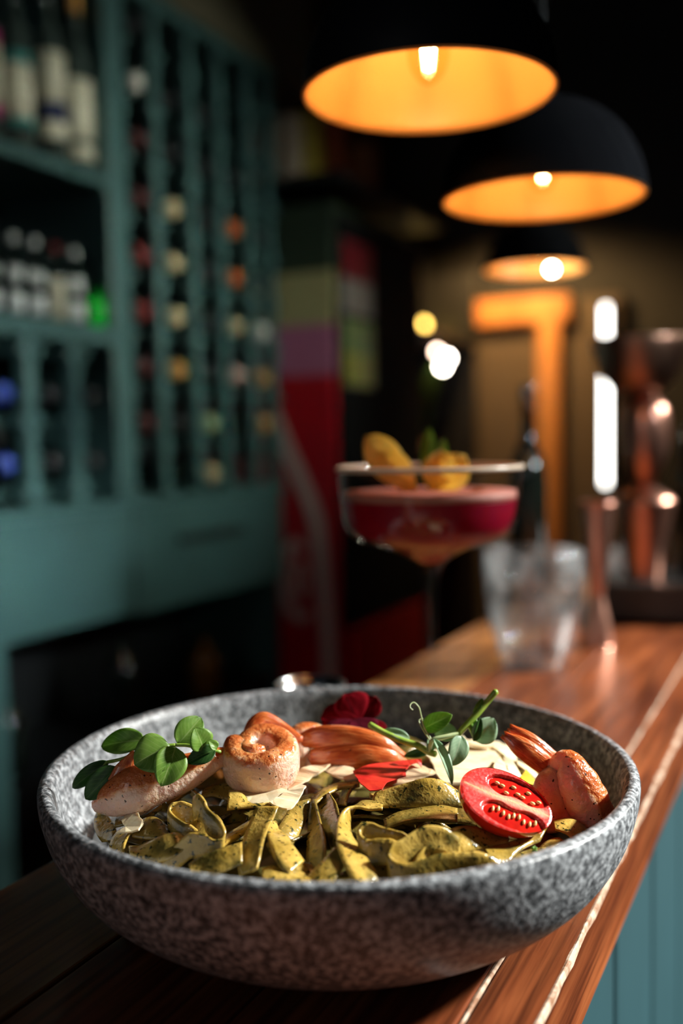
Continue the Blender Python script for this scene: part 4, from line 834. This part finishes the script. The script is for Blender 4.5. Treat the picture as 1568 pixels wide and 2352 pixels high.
lathobj('cup_body', smooth_profile([(0, ZB+.0005), (.017, ZB+.0005), (.019, ZB+.004), (.0215, ZB+.045), (.0235, ZB+.053)], 3) + [(.0222, ZB+.0535), (.0200, ZB+.045), (.0175, ZB+.005), (0, ZB+.003)], -.110, .178, m_steel, sc_)
lathobj('rolled_lip', [(.0225, ZB+.052), (.0245, ZB+.0525), (.0245, ZB+.0545), (.0225, ZB+.055), (.0225, ZB+.052)], -.110, .178, m_steel, sc_)

# ------------------------------------------------------------------ pendant lamps
def pendant(x, y, z, D, label, watts, outer):
    t = thing('pendant_lamp', label, 'pendant lamp', (x, y, z), 'pendant lamps over the bar'); R = D/2; H = R*.97
    pr = [(R*math.cos(a), z + H*math.sin(a)) for a in np.linspace(0, math.pi/2*.93, 22)]
    po = [(r*1.0, q) for r, q in pr]; pi_ = [(max(r-.0022, 0), q-.0012) for r, q in pr]
    lathobj('shade', po, x, y, outer, t, n=96); lathobj('shade_lining', [(R-.0004, z-.0002)] + pi_[0:], x, y, m_gold, t, n=96)['label'] = 'warm gold inside of the shade'
    rt = po[-1][0]; zt = po[-1][1]
    lathobj('socket', [(0, zt-.022), (.011, zt-.022), (.012, zt-.004), (rt+.001, zt-.003), (rt+.002, zt+.004), (.010, zt+.010), (.010, zt+.030), (.004, zt+.034), (0, zt+.034)], x, y, m_black, t, n=24)
    lathobj('cord', [(.0022, zt+.03), (.0022, 2.9)], x, y, m_black, t, n=8)
    bz = zt-.022; br = R*.165
    bl = lathobj('bulb', smooth_profile([(.007, bz), (.008, bz-.006), (br*.85, bz-.016), (br, bz-.030), (br*.8, bz-.041), (br*.35, bz-.048), (0, bz-.0495)], 4), x, y, m_bulb, t, n=32)
    for i in range(4):
        a = i*math.pi/2+.4; ax, ay = x+.0022*math.cos(a), y+.0022*math.sin(a); bx, by = x+.0052*math.cos(a), y+.0052*math.sin(a)
        v, f, u, s = sweep([(ax, ay, bz-.040), ((ax+bx)/2, (ay+by)/2, bz-.026), (bx, by, bz-.010)], [.0006, .0006, .0006], n=6, per=4, view=(1, .3, 0))
        R_ = np.array(v); o = obj('filament', R_, f, m_fil, bl)
    l = bpy.data.lights.new('bulb_light', 'POINT'); l.energy = watts; l.color = (1.0, .60, .26); l.shadow_soft_size = .006
    lo = bpy.data.objects.new('bulb_light', l); C.objects.link(lo); lo.parent = t; lo.location = (0, 0, bz-.027-z)
    return t
pendant(-.018, .181, 1.498, .16, 'nearest black dome pendant lamp with glowing gold inside, top of the picture', .15, m_black)
pendant(.004, .375, 1.470, .16, 'second black dome pendant lamp, blurred, right of and below the nearest one', .13, m_black2)
pendant(-.215, 1.17, 1.547, .16, 'third and smallest pendant lamp farther down the bar above the door frame', .13, m_black2)

# ------------------------------------------------------------------ wine rack wall
rk = thing('wine_rack', 'tall teal lattice wine rack wall full of lying bottles', 'wine rack', (-1.25, 1.56, 1.165))
boxobj('main_post', (XB, XR, 1.219, 1.283, 1.165, 2.232), m_teal, rk)
COLY = [1.39, 1.524, 1.645, 1.777, 1.880]
for y in COLY: boxobj('post', (XR-.03, XR, y-.013, y+.013, 1.165, 2.205), m_teal, rk)
boxobj('top_board', (XB, XR+.005, 1.283, 1.912, 2.205, 2.232), m_teal, rk)
boxobj('base_board', (XB, XR, 1.283, 1.912, 1.1655, 1.1675), m_teal, rk, bev=0)
boxobj('back_panel', (XB-.015, XB, 1.219, 1.912, 1.165, 2.232), m_dark, rk)
ROWZ = [1.324+.1193*i for i in range(8)]
r0 = None
for y in COLY:
    for z in ROWZ:
        if r0 is None: r0 = boxobj('rail', (XR-.06, XR+.004, y-.030, y+.030, z-.058, z-.040), m_teal, rk, bev=.004); base_rail = (y, z)
        else:
            c = r0.copy(); C.objects.link(c); c.location = r0.location + Vector((0, y-base_rail[0], z-base_rail[1]))
for z in ROWZ:
    c = boxobj('rail', (XR-.06, XR+.004, 1.283, 1.300, z-.058, z-.040), m_teal, rk, bev=.004)
bs = thing('bottle_shelf', 'teal bottle shelving left of the rack with two shelves over a lattice', 'shelf', (-1.25, .9, 1.165))
boxobj('shelf_board', (XB, XR+.004, -.30, 1.219, 1.478, 1.516), m_teal, bs); boxobj('shelf_board', (XB, XR+.004, -.30, 1.219, 1.793, 1.815), m_teal, bs)
boxobj('back_panel', (XB-.015, XB, -.30, 1.219, 1.165, 2.232), m_dark, bs)
for y in (-.14, -.015, .11, .235, .36, .485, .61, .735, .857, .981, 1.106): boxobj('post', (XR-.03, XR, y-.014, y+.014, 1.165, 1.478), m_teal, bs)
for y in (-.14, -.015, .11, .235, .36, .485, .61, .735, .857, .981, 1.106):
    for z in (1.195, 1.323, 1.454): boxobj('rail', (XR-.06, XR+.004, y-.032, y+.032, z-.009, z+.009), m_teal, bs, bev=.004)
boxobj('top_board', (XB, XR+.004, -.30, 1.219, 2.205, 2.232), m_teal, bs)
# lying bottles: body towards the wall, capsule towards the room
def lying(y, z, mat_cap, label):
    t = thing('wine_bottle', label, 'bottle', (XR-.02, y, z), 'lying wine bottles in the rack')
    def along(prof, name, mm, n=24):
        vs, fs = lathe([(r, d) for r, d in prof], 0, 0, n); vs = [Vector((XR - q.z, y + q.x, z + q.y)) for q in vs]
        return obj(name, vs, fs, mm, t)
    along([(0, .290), (.034, .285), (.0365, .270), (.0365, .150), (.031, .120), (.0155, .090), (.0140, .075)], 'glass_body', m_bglass)
    along([(.0145, .080), (.0160, .078), (.0165, .030), (.0175, .018), (.0175, .008), (.0155, .004), (0, .004)], 'capsule', mat_cap)
    return t
cap = {'red': M('red_foil', (.24, .022, .02), (.20, .02, .018), 60, rough=.45), 'maroon': M('maroon_foil', (.09, .015, .014), (.07, .012, .012), 60, rough=.45), 'gold': M('gold_foil', (.75, .60, .34), (.68, .52, .28), 60, rough=.35),
       'orange': M('orange_foil', (.80, .17, .03), (.72, .14, .025), 60, rough=.35), 'white': M('white_foil', (.82, .78, .70), (.75, .7, .62), 60, rough=.35),
       'black': M('black_foil', (.02, .02, .022), (.015, .015, .017), 60, rough=.35), 'green': M('pale_green_foil', (.42, .52, .28), (.36, .46, .24), 60, rough=.35),
       'copper': M('copper_foil', (.80, .40, .10), (.70, .34, .08), 60, rough=.35), 'pink': M('pink_foil', (.85, .55, .46), (.78, .48, .40), 60, rough=.35), 'blue': M('blue_foil', (.03, .06, .30), (.025, .05, .25), 60, rough=.35)}
grid = {0: {0: 'maroon', 1: 'maroon', 2: 'red', 3: 'red', 4: 'maroon', 5: 'maroon', 6: 'white', 7: 'black'}, 1: {0: 'black', 1: 'copper', 2: 'gold', 3: 'gold', 4: 'gold', 5: 'black', 6: 'black'},
        2: {0: 'green', 1: 'black', 2: 'black', 3: 'black', 4: 'black', 5: 'black', 6: 'black', -1: 'gold'}, 3: {-1: 'maroon', 1: 'pink', 2: 'gold', 3: 'orange', 4: 'orange', 5: 'black'}, 4: {0: 'copper', 1: 'copper', 2: 'white', 3: 'black', 4: 'black'}}
ORD = ['first', 'second', 'third', 'fourth', 'fifth', 'sixth', 'seventh', 'eighth', 'ninth']
CY = [1.336, 1.457, 1.585, 1.711, 1.838]
for ci, col_ in grid.items():
    for ri, k in sorted(col_.items()):
        lying(CY[ci], 1.324+.1193*ri, cap[k], '%s-capped wine bottle lying in %s rack column from the wide post, %s row up' % (k, ORD[ci], ORD[ri+1]))
for i, (y, z, k) in enumerate(((.92, 1.375, 'blue'), (.92, 1.247, 'blue'), (1.043, 1.375, 'black'), (1.043, 1.247, 'black'), (1.16, 1.375, 'black'), (1.16, 1.247, 'black'))):
    lying(y, z, cap[k], '%s-capped wine bottle in lattice under the shelf, %s column from left, %s row' % (k, ORD[i//2], 'upper' if i % 2 == 0 else 'lower'))
# standing bottles
m_cream = M('cream_paper', (.74, .68, .52), (.66, .60, .45), 80, .4, .6, rough=.7); m_pinkp = M('magenta_paper', (.50, .05, .20), (.44, .04, .17), 40, rough=.6)
m_tealp = M('teal_paper', (.05, .26, .24), (.04, .22, .2), 40, rough=.6); m_navy = M('navy_paper', (.02, .03, .10), (.018, .025, .085), 40, rough=.6); m_inkp = M('grey_print', (.20, .19, .16), (.16, .15, .13), 60, rough=.6)
m_clear = M('pale_spirit_glass', (.05, .07, .06), (.04, .055, .05), 10, rough=.06, coat=.6)
zt_ = 1.815
bottle('spirit_bottle', 'spirit bottle with cream and magenta label, leftmost on the upper shelf', -1.14, .935, zt_, .029, .34, m_clear, 'upper shelf bottles', m_dark, [(.13, .19, m_pinkp), (.19, .50, m_cream), (.50, .57, m_pinkp)])
bottle('spirit_bottle', 'spirit bottle with cream and teal label, second on the upper shelf', -1.14, 1.015, zt_, .029, .33, m_clear, 'upper shelf bottles', m_tealp, [(.14, .19, m_tealp), (.19, .48, m_cream), (.48, .54, m_tealp)])
bottle('spirit_bottle', 'spirit bottle with navy banded cream label, third on the upper shelf', -1.14, 1.105, zt_, .029, .36, m_clear, 'upper shelf bottles', m_navy, [(.13, .22, m_cream), (.22, .32, m_navy), (.32, .58, m_cream)])
bottle('spirit_bottle', 'spirit bottle with tall cream label beside the wide teal post, upper shelf', -1.14, 1.183, zt_, .0275, .35, m_clear, 'upper shelf bottles', cap['copper'], [(.08, .15, m_cream), (.19, .52, m_cream)])
m_silver = M('silver_label_highlight', (.85, .86, .84), (.70, .72, .72), 60, rough=.3)  # label silver whose white bands also paint in the bottles' highlights
for i, (y, nm) in enumerate(((.925, 'leftmost'), (.985, 'second'), (1.040, 'third'), (1.095, 'fourth'), (1.150, 'fifth'))):
    bottle('mixer_bottle', '%s little mixer bottle with %s label on the lower shelf' % (nm, 'creamy' if i == 3 else 'silvery highlight-white'), -1.135, y, 1.516, .0145, .150, m_bglass, 'small mixer bottles', m_silver if i != 3 else cap['red'],
           [(.05, .55, m_cream)] if i == 3 else [(.06, .30, m_silver), (.44, .60, m_silver)])
bottle('green_bottle', 'vivid green little bottle beside the wide post on the lower shelf', -1.125, 1.197, 1.516, .016, .075, M('vivid_green_glass', (.0, .62, .03), (.0, .55, .03), 20, rough=.2), 'small mixer bottles')

# ------------------------------------------------------------------ back bar cabinet
bb = thing('back_bar_cabinet', 'teal back bar cabinet front under the rack, dark and open below', 'cabinet', (-1.25, 1.2, 0))
boxobj('worktop', (XB, XR+.012, -.30, 1.905, 1.148, 1.165), m_teal, bb)
boxobj('drawer_front', (XR-.02, XR, -.30, 1.262, .925, 1.146), m_teal, bb); boxobj('drawer_front', (XR-.02, XR, 1.268, 1.900, .915, 1.146), m_teal, bb)
h_ = boxobj('drawer_pull', (XR-.002, XR+.014, 1.42, 1.68, 1.052, 1.072), m_dark, bb)
boxobj('back_panel', (XB-.015, XB, -.30, 1.905, 0, 1.146), m_dark, bb); boxobj('side_panel', (XB, XR-.02, 1.887, 1.905, 0, 1.146), m_teal, bb)
boxobj('leg', (XR-.045, XR, .835, .890, 0, .925), m_teal, bb); boxobj('lower_shelf', (XB, XR-.03, -.30, 1.887, .62, .645), m_dark, bb)
bottle('dark_bottle', 'dark bottle in the open cabinet left of centre', -1.20, 1.33, .645, .036, .22, m_bglass, 'bottles in the open cabinet')
bottle('dark_bottle', 'dark bottle in the open cabinet near the red cooler, brownish', -1.18, 1.63, .645, .036, .15, m_amber, 'bottles in the open cabinet')
bottle('dark_bottle', 'dark bottle at the left end of the open cabinet', -1.20, .98, .645, .036, .18, m_bglass, 'bottles in the open cabinet')

# ------------------------------------------------------------------ red drinks cooler
ck = thing('drinks_cooler', 'tall red drinks cooler with pink and cream bands and pale ribbon logo', 'cooler', (-1.18, 2.2, 0))
FX0, FX1, FY0, FY1 = -1.41, -.945, 1.918, 2.50
boxobj('cabinet', (FX0, FX1, FY0, FY1, .02, 1.449), m_red, ck, bev=.006)
boxobj('pink_band', (FX0, FX1, FY0, FY1, 1.449, 1.581), M('pink_panel', (.62, .20, .33), (.56, .17, .30), 4, rough=.4), ck)
boxobj('cream_band', (FX0, FX1, FY0, FY1, 1.581, 1.717), M('cream_panel', (.52, .45, .21), (.48, .41, .19), 4, rough=.5), ck)
boxobj('dark_green_band', (FX0, FX1, FY0, FY1, 1.717, 1.890), M('dark_green_panel', (.03, .05, .025), (.025, .04, .02), 4, rough=.5), ck)
m_rib = M('faded_white_print', (.80, .55, .50), (.74, .50, .45), 8, rough=.4)
def flat_strip(pts, w, y, mm, name, parent, th=.002):
    P = catmull(np.array([(x, y, z) for x, z in pts]), 8); T = unit(np.gradient(P, axis=0)); S = np.cross(T, np.array([0, 1, 0])); Wd = catmull(np.array(w)[:, None], 8)[:, 0] if isinstance(w, list) else np.full(len(P), w)
    vs, fs = [], []
    for i in range(len(P)):
        for s, d in ((-.5, 0), (.5, 0), (.5, th), (-.5, th)): vs.append(P[i] + S[i]*s*Wd[i] + np.array([0, -d, 0]))
    for i in range(len(P)-1):
        for k in range(4): fs.append([i*4+k, i*4+(k+1) % 4, i*4+4+(k+1) % 4, i*4+4+k])
    fs += [[0, 1, 2, 3], [len(vs)-4+k for k in range(4)]]
    return obj(name, vs, fs, mm, parent, smooth=False)
flat_strip([(-1.135, 1.36), (-1.095, 1.27), (-1.050, 1.175), (-1.010, 1.075), (-.994, .96), (-.984, .82), (-.978, .68), (-.985, .50), (-1.02, .30)], .040, FY0, m_rib, 'ribbon_logo', ck)
flat_strip([(-1.045, .985), (-1.075, 1.005), (-1.100, .97), (-1.105, .90), (-1.095, .83), (-1.060, .80), (-1.030, .82)], [.014, .022, .028, .032, .032, .026, .016], FY0, m_rib, 'script_lettering', ck)
flat_strip([(-1.070, .94), (-1.050, .95), (-1.042, .90), (-1.055, .86), (-1.072, .89), (-1.066, .94)], .014, FY0, m_rib, 'script_lettering', ck)
boxobj('door', (FX1, FX1+.02, FY0+.01, FY1, .78, 1.86), M('matt_black_door', (.010, .010, .010), None, 8, rough=.85, spec=.08), ck); boxobj('kick_panel', (FX1, FX1+.02, FY0+.06, FY1, .05, .77), m_red, ck)
for z0_, z1_, c_ in ((1.70, 1.80, (.22, .01, .02)), (1.61, 1.70, (.32, .27, .24)), (1.505, 1.595, (.16, .24, .07)), (1.42, 1.505, (.34, .32, .03))):
    boxobj('colour_panel', (FX1+.02, FX1+.024, FY0+.015, FY0+.20, z0_, z1_), M('door_colour_%d' % int(z0_*100), c_, None, 6, rough=.4), ck)
sh_ = boxobj('top_shelf', (FX0, FX1+.02, FY0, FY1+.2, 1.95, 1.97), m_dark); tag(sh_, 'dark wall shelf above the red cooler carrying coloured packets', 'shelf')
for i, (nm, y0_, x1_, c_, h) in enumerate((('pale', 1.93, -1.06, (.40, .30, .22), .16), ('yellow', 1.99, -1.03, (.50, .36, .04), .18), ('orange red', 2.06, -.98, (.46, .08, .02), .20), ('dull orange', 2.13, -.93, (.38, .12, .03), .12))):
    tag(boxobj('packet', (x1_-.14, x1_, y0_, y0_+.055, 1.97, 1.97+h), M('packet_'+nm.replace(' ', '_'), c_, None, 8, rough=.6)), '%s packet standing on the wall shelf above the red cooler' % nm, 'packet', 'packets on the high shelf')

# ------------------------------------------------------------------ far end of the room
m_white = glow('white_globe_glow', (1.0, .90, .74), 60)
def globe(x, y, z, r, label, mm, grp=None):
    t = thing('globe_bulb', label, 'light bulb', (x, y, z-r), grp)
    lathobj('globe', [(max(r*math.sin(a), 0), z - r*math.cos(a)) for a in np.linspace(0, math.pi, 13)], x, y, mm, t, n=20)
    lathobj('cap', [(0, z+r*.9), (r*.5, z+r*.9), (r*.5, z+r*1.8), (0, z+r*1.8)], x, y, m_dark, t, n=12)
globe(-.995, 2.816, 1.572, .010, 'topmost of three white globe bulbs in front of the beige wall', glow('dimmer_globe_glow', (1, .72, .55), 25), 'string of globe bulbs')
globe(-.960, 2.816, 1.548, .012, 'right one of three white globe bulbs in front of the beige wall', m_white, 'string of globe bulbs')
globe(-.975, 2.816, 1.520, .012, 'lowest of three white globe bulbs in front of the beige wall', m_white, 'string of globe bulbs')
globe(-.197, 1.207, 1.551, .006, 'single white bulb right beside the third pendant lamp', glow('warm_globe_glow', (1, .86, .66), 90))
yl = thing('amber_bulb', 'glowing amber bulb hanging at the left end of the orange door frame', 'light bulb', (-1.12, 3.10, 1.68))
lathobj('globe', [(max(.020*math.sin(a), 0), 1.70 - .020*math.cos(a)) for a in np.linspace(0, math.pi, 13)], -1.165, 3.12, glow('amber_glow', (1, .62, .12), 14), yl, n=20)
lathobj('cord', [(.002, 1.72), (.002, 2.9)], -1.165, 3.12, m_dark, yl, n=8)
lx, ly, lz = -.86, 2.93, 2.06
t = thing('door_lamp', 'small black dome lamp in the dark above the orange door frame', 'lamp', (lx, ly, lz))
lathobj('shade', [(.07, lz), (.055, lz+.05), (.02, lz+.07), (0, lz+.072)], lx, ly, m_black, t); lathobj('cord', [(.002, lz+.07), (.002, 2.9)], lx, ly, m_dark, t, n=8)
l = bpy.data.lights.new('door_lamp_light', 'SPOT'); l.energy = 48; l.color = (1, .56, .20); l.shadow_soft_size = .03; l.spot_size = math.radians(140); l.spot_blend = .6
lo = bpy.data.objects.new('door_lamp_light', l); C.objects.link(lo); lo.parent = t; lo.location = (0, 0, -.005)
lo.rotation_euler = Vector((.05, .40, -.85)).to_track_quat('-Z', 'Y').to_euler()
bx = thing('back_shelf', 'dark back shelf left of the beige wall holding dim bottles and plants', 'shelf', (-1.2, 2.8, 0))
boxobj('shelf_board', (-1.40, -1.0, 2.55, 3.25, 1.62, 1.645), m_dark, bx); boxobj('shelf_board', (-1.40, -1.0, 2.55, 3.25, 1.15, 1.175), m_dark, bx); boxobj('side', (-1.40, -1.0, 3.25, 3.27, 0, 1.9), m_dark, bx)
bottle('red_topped_bottle', 'dim brown bottle with whitish label on the back shelf', -1.05, 2.70, 1.645, .036, .26, M('brown_glass', (.06, .02, .015), None, 10, rough=.1), None, cap['red'], [(.1, .5, m_inkp)])
fp = thing('leafy_plant', 'dim green leafy plant on the back shelf behind the cocktail', 'plant', (-1.06, 2.75, 1.175))
lathobj('pot', [(0, 1.176), (.05, 1.176), (.065, 1.27), (.06, 1.27), (.048, 1.20), (0, 1.20)], -1.06, 2.75, M('clay_pot', (.16, .11, .06), None, 20, rough=.8), fp)
g = random.Random(9)
for i in range(16):
    a = g.uniform(0, 6.28); rr_ = g.uniform(.05, .13); hh = g.uniform(.10, .30)
    local_leaf((-1.06, 2.75, 1.27), (-1.06+rr_*math.cos(a), 2.75+rr_*math.sin(a), 1.27+hh), .055, .2, .2, (.4, -.8, .5), 'leaf', m_leafd, fp, 'leaf', 1)
